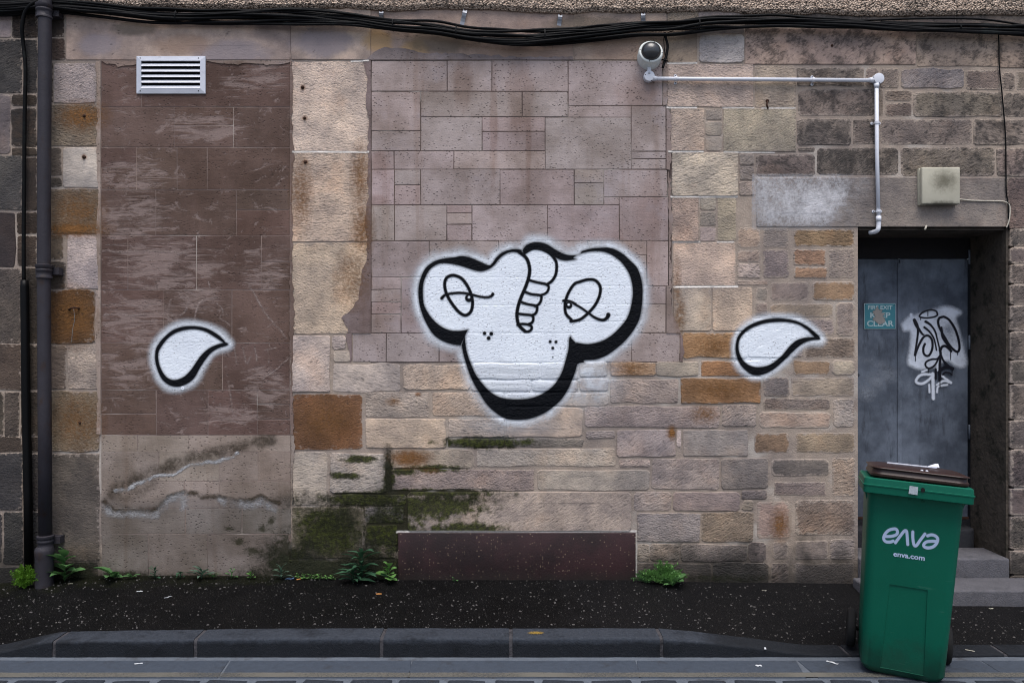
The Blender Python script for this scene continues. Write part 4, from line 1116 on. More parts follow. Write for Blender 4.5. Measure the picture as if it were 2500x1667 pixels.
MB().box((DX0 - 0.02, DY - 0.012, zb + 0.006), (xr, DY - 0.002, zb + 0.022)).build('weather_bar', M_iron, door)

DF = DY - 0.008
tagg = empty('door_graffiti', dxy(2285, 860, DF), 'black scrawled letters over a white sprayed patch on the right door leaf', 'graffiti')
wpoly = smooth_poly([r9([(740,480),(800,410),(870,360),(900,370),(960,350),(1120,300),(1280,255),(1400,270),(1500,330),(1430,400),(1470,560),(1530,800),(1565,970),(1510,1030),(1420,1000),(1330,940),(1250,960),(1180,1010),(1080,1040),(980,1050),(880,1020),(820,960),(850,760),(850,570),(770,560),(740,480)])])
def dwhite(PX, PY):
    d = sd_poly(PX, PY, wpoly)
    a = smooth01(0.55 - d / 14) * (0.84 + 0.5 * vnoise(PX, PY, 26, 12, 4))
    hole = np.exp(-(((PX - 2317) / 20) ** 2 + ((PY - 810) / 26) ** 2)) * 0.45
    a = a - hole
    for pts, w in ((r9([(1000,1085),(1060,1060)]), 5), (r9([(1130,1120),(1000,1120),(935,1170),(930,1220),(1000,1235),(1080,1190),(1140,1130)]), 6.5), (r9([(1135,1110),(1140,1260),(1143,1425)]), 8), (r9([(1090,1250),(1095,1345)]), 5), (r9([(1190,1345),(1200,1280),(1250,1260),(1320,1250)]), 5), (r9([(1190,1250),(1280,1200),(1370,1225),(1310,1180),(1260,1140)]), 5.5), (r9([(860,355),(862,430),(870,520)]), 7), (r9([(1195,980),(1195,1060)]), 6)):
        a = np.maximum(a, 0.88 * cover(sd_path(PX, PY, pts, w), 2.0))
    return a
paint('white_patch', (2190,740,2375,985), 0.9, dwhite, M_white_ink, tagg, 0.0, DF)
bs = [(r9([(1190,365),(1150,385),(1060,398),(985,390),(965,370),(1010,325),(1100,295),(1175,310),(1192,345)]), 3.2, True),
      (r9([(900,425),(930,500),(1000,600),(1020,610)]), [6.5,6,4,3], False), (r9([(905,430),(945,520),(940,640),(920,780),(910,870)]), [6,5,4,4,5], False), (r9([(910,865),(960,740),(1020,640),(1080,625),(1125,680),(1130,780),(1100,860),(1060,882),(1020,850),(1015,780),(1035,730)]), 4.4, False),
      (r9([(1045,445),(1110,490),(1165,570),(1195,680),(1225,800)]), [5.5,4,3.6,3,3], False), (r9([(1028,518),(1090,570),(1145,650),(1170,740),(1182,808)]), [4.5,3.6,3.4,3,3], False),
      (r9([(1260,385),(1215,405),(1205,470),(1240,560),(1290,650),(1360,760),(1440,828),(1475,790),(1465,680),(1420,540),(1350,430),(1290,388)]), 4.6, True),
      (r9([(1245,520),(1265,640),(1330,740),(1365,815)]), [4,6,6,4], False), (r9([(1225,800),(1235,860),(1225,1000),(1225,1190)]), 5, False), (r9([(1230,820),(1250,770),(1290,755),(1330,780),(1370,820)]), 5, False),
      (r9([(1240,870),(1270,940),(1320,1000),(1385,1045)]), [3.5,4,5,4], False), (r9([(1235,1060),(1280,1030),(1340,1025),(1390,1045)]), 6, False), (r9([(1265,1120),(1290,1095),(1340,1095),(1375,1120)]), 3.5, False),
      (r9([(1225,880),(1190,920),(1120,925),(1050,960),(1045,1010),(1090,1040),(1160,1000),(1215,900)]), 3.6, False), (r9([(1175,1055),(1175,1175)]), 4, False),
      (r9([(913,870),(915,945)]), 1.6, False), (r9([(1363,815),(1364,930)]), 1.6, False), (r9([(1452,830),(1452,868)]), 1.6, False), (r9([(1226,1185),(1228,1280)]), 1.6, False), (r9([(1382,1050),(1382,1130)]), 1.6, False), (r9([(1080,1040),(1080,1095)]), 1.5, False), (r9([(980,392),(980,422)]), 1.5, False), (r9([(1072,300),(1072,370)]), 1.5, False)]
bs = [(p_, ([x_ * 1.22 for x_ in w_] if isinstance(w_, list) else w_ * 1.22), c_) for p_, w_, c_ in bs]
paint('black_letters', bb_of(bs), 0.7, strokes(bs, 1.1), M_black_ink, tagg, 0.0012, DF)
b2 = [(r9([(150,1085),(170,1110),(155,1130),(185,1140),(195,1120),(175,1112)]), 1.8, False)]
o = paint('marker_scribble', bb_of(b2, 4), 0.7, strokes(b2, 1.1), M_black_ink, None, 0.0, DF)
tag(o, 'tiny black pen scribble at the left edge of the metal door', 'graffiti')
def scrape(PX, PY):
    a = np.zeros(PX.shape, np.float32)
    for x, y, rx, ry, k_ in ((2140,930,22,20,0.6),(2165,915,26,18,0.55),(2115,958,22,18,0.6),(2150,890,20,10,0.35),(2120,880,18,8,0.3)):
        a = np.maximum(a, k_ * np.exp(-(((PX-x)/rx)**2 + ((PY-y)/ry)**2)))
    return a
paint('worn_patch', (2092,860,2195,990), 1.5, scrape, M_scrape, door, 0.0, DY - 0.0015, 0.1)

# fire exit sign
def text_mesh(name, body, size, mat, parent, loc, rot=(R(90), 0, 0), bold=0.0, width=None, extr=0.0004, world_mat=None):
    cu = bpy.data.curves.new(name, 'FONT'); cu.body = body; cu.size = size; cu.align_x = 'CENTER'; cu.align_y = 'CENTER'; cu.extrude = extr; cu.offset = bold; cu.resolution_u = 3
    to = bpy.data.objects.new(name, cu); C.objects.link(to)
    bpy.context.view_layer.update()
    me = bpy.data.meshes.new_from_object(to.evaluated_get(bpy.context.evaluated_depsgraph_get()))
    bpy.data.objects.remove(to)
    me.name = name
    if width:
        xs_ = [v_.co.x for v_ in me.vertices]; s_ = width / (max(xs_) - min(xs_))
        for v_ in me.vertices: v_.co.x *= s_
    me.materials.clear(); me.materials.append(mat)
    o = bpy.data.objects.new(name, me); C.objects.link(o)
    o.parent = parent; o.location = loc; o.rotation_euler = rot
    return o
M_sign = simple('teal_sign_enamel', col(62, 128, 138), 0.45, 0.4, nscale=12, var=0.15, dirt=0.15, dirtcol=col(90, 110, 108), dscale=14)
M_sign_white = simple('sign_white', col(176, 196, 196), 0.5, 0.4, nscale=30, var=0.12)
M_residue = paint_material('peeled_sticker_residue', col(160, 152, 144), 0.5, 0.8, 0.1, 0.0004)
a, b = dxy(2108.5, 803.5), dxy(2185.5, 740.5)
SY = DY - 0.004
sign = empty('fire_exit_sign', ((a.x + b.x) / 2, SY, a.z), 'teal FIRE EXIT KEEP CLEAR sign with a torn sticker on the left door leaf', 'sign')
o = MB().box((a.x, SY - 0.003, a.z), (b.x, SY + 0.0035, b.z)).build('border', M_sign_white, sign); bevel(o, 0.002, 1)
MB().box((a.x + 0.004, SY - 0.0042, a.z + 0.004), (b.x - 0.004, SY - 0.0032, b.z - 0.004)).build('plate', M_sign, sign)
cxs = (a.x + b.x) / 2 - sign.location.x
hh = b.z - a.z
for body, zf, sz, wd in (('FIRE EXIT', 0.83, 0.040, 0.172), ('KEEP', 0.53, 0.052, 0.142), ('CLEAR', 0.205, 0.056, 0.188)):
    text_mesh('lettering', body, sz, M_sign_white, sign, (cxs, -0.0049, hh * zf), bold=0.0012, width=wd)
rp = smooth_poly([r9([(400,300),(430,250),(445,290),(490,300),(480,330),(520,340),(500,380),(525,410),(520,450),(470,480),(440,470),(400,440),(370,410),(400,380),(370,320),(400,300)])])
paint('sticker_residue', (2120,740,2172,800), 0.8, lambda PX, PY: 0.9 * cover(sd_poly(PX, PY, rp), 2.5), M_residue, sign, 0.0, SY - 0.0062)
for px, py in ((2112,745),(2182,745),(2112,799),(2182,799)):
    p = dxy(px, py); MB().lathe((p.x, SY - 0.0040, p.z), (0, -1, 0), [(0.0025, 0), (0.0025, 0.001), (0.001, 0.0018)], 8).build('screw', M_iron, sign)

# steps
def step_material():
    g = G('worn_concrete_step'); pos = g.pos()
    n1 = g.noise(pos, 10.0, 6, 0.65)
    c = g.mix(n1, col(58, 58, 61), col(92, 91, 96))
    c = g.mix(g.ramp(g.noise(pos, 18.0, 7, 0.7), 0.56, 0.72, 0, 0.7), c, (0.04, 0.04, 0.042))
    h = g.math('ADD', g.noise(pos, 120.0, 4, 0.7), g.noise(pos, 30.0, 4, 0.6))
    return g.finish(g.principled(c, 0.85, g.bump(h, 0.004, 1.0), 0.25))
M_step = step_material()
steps = empty('stone_steps', (2.8, -0.1, -0.03), 'worn grey steps climbing to the metal door behind the green bin', 'steps')
M_step_dark = simple('dark_step', col(36, 37, 41), 0.85, 0.2, nscale=12, var=0.4, bump=0.004, bscale=60, dirt=0.5, dirtcol=(0.012, 0.012, 0.014))  # darker mix for the upper step and threshold
def stepb(x0, y0, x1, y1, z0, z1, rnd=0.0, mat=None):
    o = MB().box((x0, y0, z0), (x1, y1, z1)).build('step', mat or M_step, steps)
    if rnd:
        b_ = bmesh.new(); b_.from_mesh(o.data)
        es = [e for e in b_.edges if abs(e.verts[0].co.z - e.verts[1].co.z) > 0.05 and min(e.verts[0].co.y, e.verts[1].co.y) < 0 and e.verts[0].co.x > 0]
        bmesh.ops.bevel(b_, geom=es, offset=rnd, segments=5, profile=0.5, affect='EDGES'); b_.to_mesh(o.data); b_.free()
    bevel(o, 0.012, 3); return o
stepb(2.20, -0.30, 3.75, -0.034, -0.25, 0.016)
stepb(DX0 + 0.014, -0.030, DX1 - 0.017, 0.249, -0.2, 0.135)
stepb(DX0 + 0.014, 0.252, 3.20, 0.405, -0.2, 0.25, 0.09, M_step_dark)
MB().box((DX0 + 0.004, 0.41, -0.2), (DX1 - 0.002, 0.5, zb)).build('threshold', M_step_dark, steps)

# ------------------------------------------------------------------ things on the wall
M_black = simple('black_cable_sheath', (0.0045, 0.0048, 0.0055), 0.6, 0.1, nscale=30, var=0.4, dirt=0.3, dirtcol=(0.012, 0.016, 0.016), dscale=12)
M_pipe = simple('old_painted_iron_pipe', col(46, 44, 49), 0.55, 0.25, nscale=9, var=0.35, bump=0.002, bscale=50, dirt=0.35, dirtcol=(0.035, 0.022, 0.017), dscale=10)
M_duct = simple('black_plastic_duct', (0.003, 0.0031, 0.0036), 0.45, 0.15, nscale=10, var=0.3)
M_alu = simple('brushed_aluminium', (0.60, 0.62, 0.68), 0.45, 0.5, 0.25, nscale=14, var=0.12, dirt=0.1, dirtcol=(0.25, 0.25, 0.26))
M_void = simple('vent_interior', (0.004, 0.004, 0.005), 0.9, 0.1)
M_pvc = simple('white_pvc', (0.70, 0.72, 0.78), 0.4, 0.4, nscale=6, var=0.08, dirt=0.06, dirtcol=(0.4, 0.39, 0.36))
M_hole = simple('screw_shadow', (0.01, 0.01, 0.01), 0.8, 0.2)

# drain pipe
def pp(px, py, y): return P(px, py, y)
YP = -0.085
pipe = empty('drain_pipe', P(110, 1408, YP), 'rusty dark iron drainpipe on the left edge of the wall', 'pipe')
def pxw(px, w): return (P(px + w/2, 0, YP) - P(px - w/2, 0, YP)).x / 2
path = [(111,-80,0), (110,20,0), (108,400,0), (107,660,0), (109,1000,0), (111,1318,0)]
MB().tube([P(a, b, YP) for a, b, _ in path], pxw(110, 30), 20).build('pipe', M_pipe, pipe, smooth=True)
for py in (28, 662, 1322):
    z0 = P(0, py, YP).z; cx0 = P(108 if py < 1000 else 111, py, YP).x
    r = pxw(110, 30)
    MB().lathe((cx0, YP, z0 - 0.05), (0, 0, 1), [(r, 0), (r + .008, .004), (r + .008, .016), (r + .003, .022), (r + .003, .044), (r + .009, .05), (r + .009, .06), (r + .004, .066), (r + .012, .074), (r + .012, .09), (r, .094)], 22).build('collar', M_pipe, pipe, smooth=True).data.set_sharp_from_angle(angle=R(45))
    MB().box((cx0 - 0.075, YP + 0.03, z0 - 0.02), (cx0 + 0.075, -0.004, z0 + 0.025)).build('bracket', M_pipe, pipe)
x0_ = P(108, 0, YP).x
MB().lathe((P(108.5,0,YP).x, YP, -0.03), (0, 0, 1), [(pxw(110,41), 0), (pxw(110,41), .2), (pxw(110,42), .205), (pxw(110,43), .235), (pxw(110,40), .25), (pxw(110,32), .262)], 22).build('shoe', M_pipe, pipe, smooth=True).data.set_sharp_from_angle(angle=R(40))

duct = empty('cable_duct', P(70, 1410, -0.05), 'black plastic duct with a cable running into it beside the drainpipe', 'duct')
cp = catmull([P(96,2,-0.06), P(76,12,-0.07), P(60,34,-0.06), P(54,70,-0.05), P(57,110,-0.03), P(62,170,-0.03), P(60,300,-0.03), P(59,450,-0.03), P(58,560,-0.035), P(58,690,-0.04)], 6)
MB().tube(cp, 0.012, 8).build('cable', M_black, duct, smooth=True)
MB().tube([P(60,684,-0.04), P(60,700,-0.04), P(63,950,-0.04), P(68,1200,-0.042), P(71,1418,-0.045)], [0.022, 0.025, 0.026, 0.026, 0.027], 14).build('duct', M_duct, duct, smooth=True)

# cable bundle
bundle = empty('cable_bundle', P(1250, 70, -0.05), 'thick bundle of black cables sagging along the top of the wall', 'cables')
bp = [(-160,14,24),(0,18,26),(60,16,24),(120,14,22),(250,26,22),(400,42,26),(560,43,28),(700,38,32),(850,48,26),(960,62,24),(1060,70,24),(1150,86,26),(1250,93,28),(1330,90,28),(1400,86,26),(1470,80,25),(1560,71,22),(1650,66,24),(1750,57,22),(1900,53,20),(2000,56,20),(2100,60,18),(2200,66,16),(2300,70,14),(2400,72,16),(2500,76,18),(2700,84,20)]
base = catmull(bp, 5)
random.seed(21)
for k_ in range(13):
    ph = random.uniform(0, 6.28); fr = random.uniform(0.004, 0.011); rr_ = random.uniform(0.0055, 0.0105)
    lane = (k_ / 12 - 0.5)
    pts = []
    for (x, y, w) in base:
        off = lane * w * 1.05 + 0.22 * w * math.sin(x * fr + ph) + 1.2 * math.sin(x * fr * 4.3 + ph * 2)
        dep = -0.042 - 0.016 * math.cos(x * fr * 1.3 + ph * 1.7) - 0.012 * math.cos(lane * 3)
        if -20 < x < 180: dep -= 0.02 * 0
        pts.append(P(x, y + off, dep))
    MB().tube(pts, rr_, 6).build('cable', M_black, bundle, smooth=True)
# loose strands leaving the bundle
for pts, r_ in (([(690,30),(780,29),(850,33),(920,44),(1000,58)], 0.006), ([(1330,84),(1400,72),(1470,62),(1560,63),(1660,58)], 0.0065), ([(1990,52),(2120,50),(2250,46),(2400,48),(2520,66)], 0.0065), ([(2150,54),(2300,58),(2420,60),(2540,70)], 0.006), ([(1950,52),(2050,62),(2150,73),(2250,71)], 0.006)):
    MB().tube(catmull([P(x, y, -0.035) for x, y in pts], 6), r_, 6).build('cable', M_black, bundle, smooth=True)
# pale bird-lime speckle and ties on the bundle
for x in (430, 960, 1106, 1326, 1700, 2350):
    j = min(range(len(base)), key=lambda i: abs(base[i][0] - x)); b_ = base[j]
    m = MB(); c_ = P(b_[0], b_[1], -0.045); hw = b_[2] * 0.62 / 375
    rings = [[c_ + Vector((dx, -0.032 * math.cos(t), hw * math.sin(t))) for t in np.linspace(0, 2*math.pi, 14, endpoint=False)] for dx in (-0.004, 0.004)]
    m.loft(rings, False).build('cable_tie', M_black, bundle)

# galvanised strap clips left over on the wall
M_strap = simple('galvanised_strap', (0.36, 0.38, 0.42), 0.5, 0.5, 0.3, nscale=40, var=0.3)
for px, py, ln, rot, lb in ((931,28,22,0.05,'short grey metal strap under the roughcast, leftmost of the four cable straps'), (1136,24,38,0.22,'bent grey metal strap hanging above the sagging cables, left of the middle one'), (1368,36,28,0.12,'grey metal strap hanging over the lowest sag of the cables'), (1570,32,30,-0.05,'crinkled grey metal strap above the dome camera')):
    t = empty('metal_strap', P(px, py + 2, -0.01), lb, 'strap', 'metal cable straps')
    ca, sa = math.cos(rot), math.sin(rot)
    rings = []
    for j in range(6):
        u = j / 5 * ln
        cx_, cy_ = px - sa * u, py + ca * u
        yo = -0.014 - 0.016 * math.sin(j * 1.1) * (0.6 + 0.4 * (j % 2))
        w_ = 5.2
        rings.append([P(cx_ - w_ * ca, cy_ - w_ * sa, yo), P(cx_ + w_ * ca, cy_ + w_ * sa, yo), P(cx_ + w_ * ca, cy_ + w_ * sa, yo + 0.0025), P(cx_ - w_ * ca, cy_ - w_ * sa, yo + 0.0025)])
    MB().loft(rings).build('strap', M_strap, t)
    MB().lathe(P(px, py + 3, -0.004), (0, -1, 0), [(0.008, 0), (0.008, 0.012), (0.004, 0.017)], 8).build('nail', M_iron, t)

# hanging cut cable end by the camera
cc = empty('cut_cable', P(1636, 85, -0.03), 'frayed black cable end hanging down right of the dome camera', 'cable')
MB().tube(catmull([P(1622,80,-0.04), P(1626,96,-0.035), P(1630,112,-0.03), P(1628,130,-0.03), P(1624,146,-0.032), P(1618,166,-0.04)], 6), [0.0085]*31, 8).build('cable', M_black, cc, smooth=True)
MB().tube(catmull([P(1644,76,-0.04), P(1628,82,-0.045), P(1621,92,-0.04), P(1622,120,-0.03), P(1624,140,-0.03)], 6), 0.003, 6).build('tie_wire', M_black, cc, smooth=True)
MB().tube([P(1616,146,-0.034), P(1622,147,-0.044), P(1630,150,-0.034)], 0.005, 6).build('tape', M_black, cc, smooth=True)

# louvred vent
vent = empty('air_vent', P(419, 230, -0.004), 'silver louvred air vent set high in the brown rendered panel', 'vent')
fx0, fz1 = P(335,139).x, P(335,139).z; fx1, fz0 = P(503,230).x, P(503,230).z
fw = 12 / 375; yv0 = -0.016
def mitre(pts_out, pts_in, nm):
    m = MB()
    for (a_, b_, c_, d_) in ((0,1,1,0),(1,2,2,1),(2,3,3,2),(3,0,0,3)):
        q_ = [pts_out[a_], pts_out[b_], pts_in[c_], pts_in[d_]]
        mid_y = (-0.012, -0.012, -0.02, -0.02)
        fr = [Vector((p_[0], yv0 + (0.006 if k__ < 2 else 0.0), p_[1])) for k__, p_ in enumerate(q_)]
        bk = [Vector((p_[0], -0.0015, p_[1])) for p_ in q_]
        mm = MB().add(fr + bk, [(0,1,2,3),(4,7,6,5),(0,4,5,1),(1,5,6,2),(2,6,7,3),(3,7,4,0)])
        mm.build(nm, M_alu, vent)
g_ = 0.0006
mitre([(fx0,fz0),(fx1,fz0),(fx1,fz1),(fx0,fz1)], [(fx0+fw,fz0+fw),(fx1-fw,fz0+fw),(fx1-fw,fz1-fw),(fx0+fw,fz1-fw)], 'frame')
MB().box((fx0 + fw - 0.002, -0.0022, fz0 + fw - 0.002), (fx1 - fw + 0.002, -0.0012, fz1 - fw + 0.002)).build('backing', M_void, vent)
nz = 5; hh = (fz1 - fz0 - 2*fw) / nz
for i in range(nz):
    z0 = fz0 + fw + i * hh
    # blade slopes down and out
    MB().add([(fx0+fw, -0.017, z0+0.001), (fx1-fw, -0.017, z0+0.001), (fx1-fw, -0.004, z0+hh*0.62), (fx0+fw, -0.004, z0+hh*0.62), (fx0+fw, -0.0155, z0), (fx1-fw, -0.0155, z0), (fx1-fw, -0.0025, z0+hh*0.60), (fx0+fw, -0.0025, z0+hh*0.60)],
             [(0,1,2,3),(4,7,6,5),(0,4,5,1),(2,6,7,3),(1,5,6,2),(3,7,4,0)]).build('louvre_slat', M_alu, vent)
for x, z in ((fx0+.026, fz1-.014), (fx1-.044, fz1-.014), (fx0+.026, fz0+.016), (fx1-.044, fz0+.016)):
    MB().lathe((x, -0.0135, z), (0, -1, 0), [(0.0035, 0), (0.0035, 0.0012), (0.001, 0.002)], 8).build('screw', M_hole, vent)

# dome camera
camd = empty('dome_camera', P(1586, 150, -0.005), 'grey smoked dome security camera on the wall under the cables', 'security camera')
M_camring = simple('camera_ring_plastic', col(196, 200, 196), 0.45, 0.4, nscale=12, var=0.12, dirt=0.1, dirtcol=(0.2, 0.2, 0.17))
M_dome = simple('smoked_dome', (0.035, 0.036, 0.038), 0.25, 0.6, nscale=18, var=0.4, dirt=0.25, dirtcol=(0.05, 0.045, 0.03), dscale=20)
ax = Vector((0.0, -1.0, 0.22)).normalized()
o0 = P(1585, 141, -0.004)
MB().lathe(o0, ax, [(0.079, -0.02), (0.079, 0.05), (0.076, 0.056)], 32).build('base', M_camring, camd, smooth=True).data.set_sharp_from_angle(angle=R(40))
o1 = o0 + ax * 0.056
MB().lathe(o1, ax, [(0.055, 0.0), (0.0775, 0.001), (0.0785, 0.006), (0.074, 0.013), (0.066, 0.015), (0.061, 0.010)], 32).build('ring', M_camring, camd, smooth=True)
MB().lathe(o1, ax, [(0.064 * math.cos(a_), 0.008 + 0.054 * math.sin(a_)) for a_ in np.linspace(0, math.pi/2, 10)], 28).build('dome', M_dome, camd, smooth=True)
u_ = ax.orthogonal().normalized(); w_ = ax.cross(u_)
for a_ in (0.6, 2.2, 3.6, 5.3):
    MB().lathe(o1 + ax * 0.013 + (u_ * math.cos(a_) + w_ * math.sin(a_)) * 0.0705, ax, [(0.0035, 0), (0.0035, 0.0015), (0.001, 0.002)], 8).build('screw', M_hole, camd)

# white conduit run
cond = empty('conduit', P(1860, 195, -0.02), 'white plastic conduit bending from the camera to the doorway lintel', 'conduit')
YC = -0.026
rc = 4.6 / 375
def con(pts, r=rc, nm='pipe'): return MB().tube([P(x, y, YC) for x, y in pts], r, 14).build(nm, M_pvc, cond, smooth=True)
con([(1592,192.5),(1700,193.3),(2140,196.6)]); con([(2140,197),(2141,380),(2145,540)])
MB().tube(catmull([P(2145,534,YC), P(2145,550,YC), P(2143,561,YC), P(2136,566,YC+0.02), P(2124,568,YC+0.06)], 6), rc * 1.18, 14).build('elbow', M_pvc, cond, smooth=True)
MB().tube([P(2145,528,YC), P(2145,541,YC)], rc * 1.35, 14).build('coupler', M_pvc, cond, smooth=True)
for px, py in ((1583,190),(2140,196)):
    jb = MB().lathe(P(px, py, -0.004), (0, -1, 0), [(0.0345, 0), (0.0345, 0.034), (0.033, 0.037), (0.030, 0.038)], 28).build('junction_box', M_pvc, cond, smooth=True)
    jb.data.set_sharp_from_angle(angle=R(35))
    for dx, dy in ((-7,-7),(7,7)):
        MB().lathe(P(px+dx, py+dy, -0.0418), (0, -1, 0), [(0.003, 0), (0.003, 0.001), (0.001, 0.0016)], 8).build('screw', M_hole, jb)
MB().tube([P(1584,183,YC), P(1585,170,YC), P(1585,156,YC)], [0.019, 0.0125, 0.0125], 14).build('spout', M_pvc, cond, smooth=True)
MB().tube([P(1593,191.5,YC), P(1604,192.4,YC)], [0.019, 0.0135], 14).build('spout', M_pvc, cond, smooth=True)
MB().tube([P(2131,196,YC), P(2120,196,YC)], [0.019, 0.0135], 14).build('spout', M_pvc, cond, smooth=True)
MB().tube([P(2140,205,YC), P(2140.5,216,YC)], [0.019, 0.0135], 14).build('spout', M_pvc, cond, smooth=True)
for px, py, vert in ((1650,192.5,0),(1985,195.5,0),(2140.5,300,1),(2144,515.5,1)):
    m = MB()
    c_ = P(px, py, YC)
    dvec = Vector((1,0,0)) if vert else Vector((0,0,1)); avec = Vector((0,0,1)) if vert else Vector((1,0,0))
    rings = []
    for s_ in (-1, 1):
        rings.append([c_ + avec * s_ * 0.007 + dvec * (rc*1.3) * math.cos(t) + Vector((0,-1,0)) * (rc*1.3) * math.sin(t) for t in np.linspace(0, 2*math.pi, 16, endpoint=False)])
    m.loft(rings)
    for s_ in (-1, 1):
        m.lathe(c_ + dvec * s_ * 0.0235 + Vector((0, 0.022, 0)), (0, -1, 0), [(0.0095, 0), (0.0095, 0.006), (0.008, 0.008)], 14)
        a_ = c_ + dvec * s_ * 0.012; b_ = c_ + dvec * s_ * 0.024
        m.box((min(a_.x, b_.x) - (0 if vert else .007), -0.006, min(a_.z, b_.z) - (.007 if vert else 0)), (max(a_.x, b_.x) + (0 if vert else .007), -0.002, max(a_.z, b_.z) + (.007 if vert else 0)))
    sc_ = m.build('saddle', M_pvc, cond)
    for s_ in (-1, 1):
        MB().lathe(c_ + dvec * s_ * 0.0235 + Vector((0, 0.0145, 0)), (0, -1, 0), [(0.0042, 0), (0.0042, 0.001), (0.002, 0.0014)], 8).build('screw', M_hole, sc_)

# beige junction box over the door, its cable
M_beige = None
g = G('grubby_beige_plastic'); pos = g.pos()
c_ = g.mix(g.noise(pos, 10, 5, 0.6), col(150, 146, 130), col(178, 174, 158))
al = g.math('ADD', g.blob(pos, 2292, 446, 62, 52), g.math('MULTIPLY', g.math('SUBTRACT', g.noise(pos, 40, 6, 0.7), 0.5), 0.9))
c_ = g.mix(g.ramp(al, 0.2, 1.0, 0, 0.8), c_, (0.07, 0.062, 0.035))
al2 = g.math('ADD', g.blob(pos, 2290, 505, 70, 16), g.math('MULTIPLY', g.math('SUBTRACT', g.noise(pos, 30, 6, 0.7), 0.5), 0.9))
c_ = g.mix(g.ramp(al2, 0.2, 0.7, 0, 0.75), c_, (0.06, 0.055, 0.04))
M_beige = g.finish(g.principled(c_, 0.6, None, 0.35))
jb = empty('junction_box', P(2286, 500, -0.003), 'grubby beige plastic junction box on the lintel above the door', 'junction box')
bx0, bx1 = P(2238,0).x, P(2331,0).x; bz0, bz1 = P(0,503).z, P(0,413).z
o = MB().box((bx0, -0.028, bz0), (bx1, -0.002, bz1)).build('base', M_beige, jb); bevel(o, 0.004, 2)
o = MB().box((bx0 + 0.001, -0.064, bz0 + 0.001), (bx1 - 0.001, -0.0305, bz1 - 0.001)).build('cover', M_beige, jb); bevel(o, 0.008, 3)
M_cream = simple('cream_cable_sheath', col(176, 170, 156), 0.5, 0.4, nscale=20, var=0.12)
o = MB().tube(catmull([P(2330,486,-0.02), P(2345,487,-0.014), P(2375,490,-0.010), P(2430,491,-0.010), P(2450,492,-0.011), P(2463,499,-0.012), P(2466,515,-0.012), P(2463,540,-0.012), P(2457,556,-0.006)], 6), 0.0042, 8).build('box_cable', M_cream, None, None, True)
tag(o, 'thin cream cable running right from the beige box and down to the lintel', 'cable')
o = MB().tube(catmull([P(2437,76,-0.03), P(2439,110,-0.012), P(2440,165,-0.011), P(2445,215,-0.013), P(2450,270,-0.012), P(2455,340,-0.013), P(2456,420,-0.012), P(2457,470,-0.012), P(2461,500,-0.012), P(2463,560,-0.008)], 6), 0.0045, 6).build('wall_cable', M_black, None, None, True)
tag(o, 'single thin black cable dropping down the stones right of the beige box', 'cable')
o = MB().tube([P(2262,551,-0.02), P(2258,561,-0.03)], 0.006, 8).build('cable_stub', M_cream, None, None, True)
tag(o, 'short cream cable stub poking out under the door lintel', 'cable')

# rusty bolts left in the stones
for px, py, r_, lb in ((207,284,5,'rusty bolt stub in the orange topped stone right of the drainpipe'),(206,384,5.5,'rusty bolt stub in the pale stone with a curved crack'),(739,214,5,'topmost rusty bolt stub in the pale stone column'),(744,289,4.5,'middle rusty bolt stub in the pale stone column'),(746,396,5.5,'lowest rusty bolt stub in the tan stone below the white joint'),(1873,247,5,'rusty hook stub below the white conduit'),(2030,113,5,'dark iron stub in the sooty lintel stone at upper right'),(196,1031,5,'rusty peg in the tan stone near the duct'),(718,55,4,'small iron peg under the cable bundle')):
    m = MB().lathe(P(px, py, 0.0), (random.uniform(-.2,.2), -1, random.uniform(-.3,.1)), [(r_*0.9/375, 0), (r_*0.8/375, 0.006), (r_*0.5/375, 0.008), (r_*0.5/375, 0.014), (r_*0.3/375, 0.016)], 9)
    if px == 1873: m.tube([P(1874,248,-0.02), P(1872,256,-0.03), P(1875,266,-0.024)], 0.006, 6)
    o = m.build('iron_bolt', M_iron, None, None, True)
    tag(o, lb, 'bolt', 'old iron bolts in the stones')
hk = empty('iron_hook', P(182, 753, -0.005), 'bent rusty hook in the dark orange stone beside the drainpipe', 'hook')
MB().tube([P(168,756,-0.01), P(174,752,-0.026), P(184,751,-0.03), P(194,753,-0.01)], 0.006, 8).build('bar', M_iron, hk, smooth=True)
MB().tube(catmull([P(180,755,-0.03), P(182,780,-0.012), P(177,806,-0.008), P(175,836,-0.008)], 5), 0.0012, 5).build('wire', M_strap, hk, smooth=True)

# maroon board over the low opening
g = G('splashed_maroon_board'); pos = g.pos()
c_ = g.mix(g.ramp(g.noise(pos, 2.5, 5, 0.6), 0.35, 0.65), col(32, 23, 24), col(50, 32, 34))
sx = g.n('ShaderNodeSeparateXYZ', {0: pos})
vv_ = g.n('ShaderNodeTexVoronoi', {'Vector': pos, 'Scale': 75.0}); vs_ = g.n('ShaderNodeSeparateColor', {0: vv_.outputs[1]}).outputs[0]
dn = g.math('ADD', g.noise(pos, 5, 4, 0.6), g.math('MULTIPLY', sx.outputs[2], -0.6))
thr = g.math('ADD', vs_, g.math('MULTIPLY', dn, 0.6))
c_ = g.mix(g.math('MULTIPLY', g.ramp(thr, 1.02, 1.10), g.ramp(vv_.outputs[0], 0.10, 0.32, 1, 0)), c_, col(150, 132, 112))
c_ = g.mix(g.ramp(g.math('ADD', sx.outputs[2], g.math('MULTIPLY', g.noise(pos, 9, 6, 0.7), 0.12)), 0.04, 0.14, 0.7, 0), c_, (0.03, 0.025, 0.022))
M_board = g.finish(g.principled(c_, 0.55, g.bump(g.noise(pos, 90, 4, 0.6), 0.0015, 1.0), 0.35))
o = MB().box((P(973,0).x, -0.016, -0.06), (P(1551,0).x, -0.0025, P(0,1299).z)).build('cover_board', M_board)
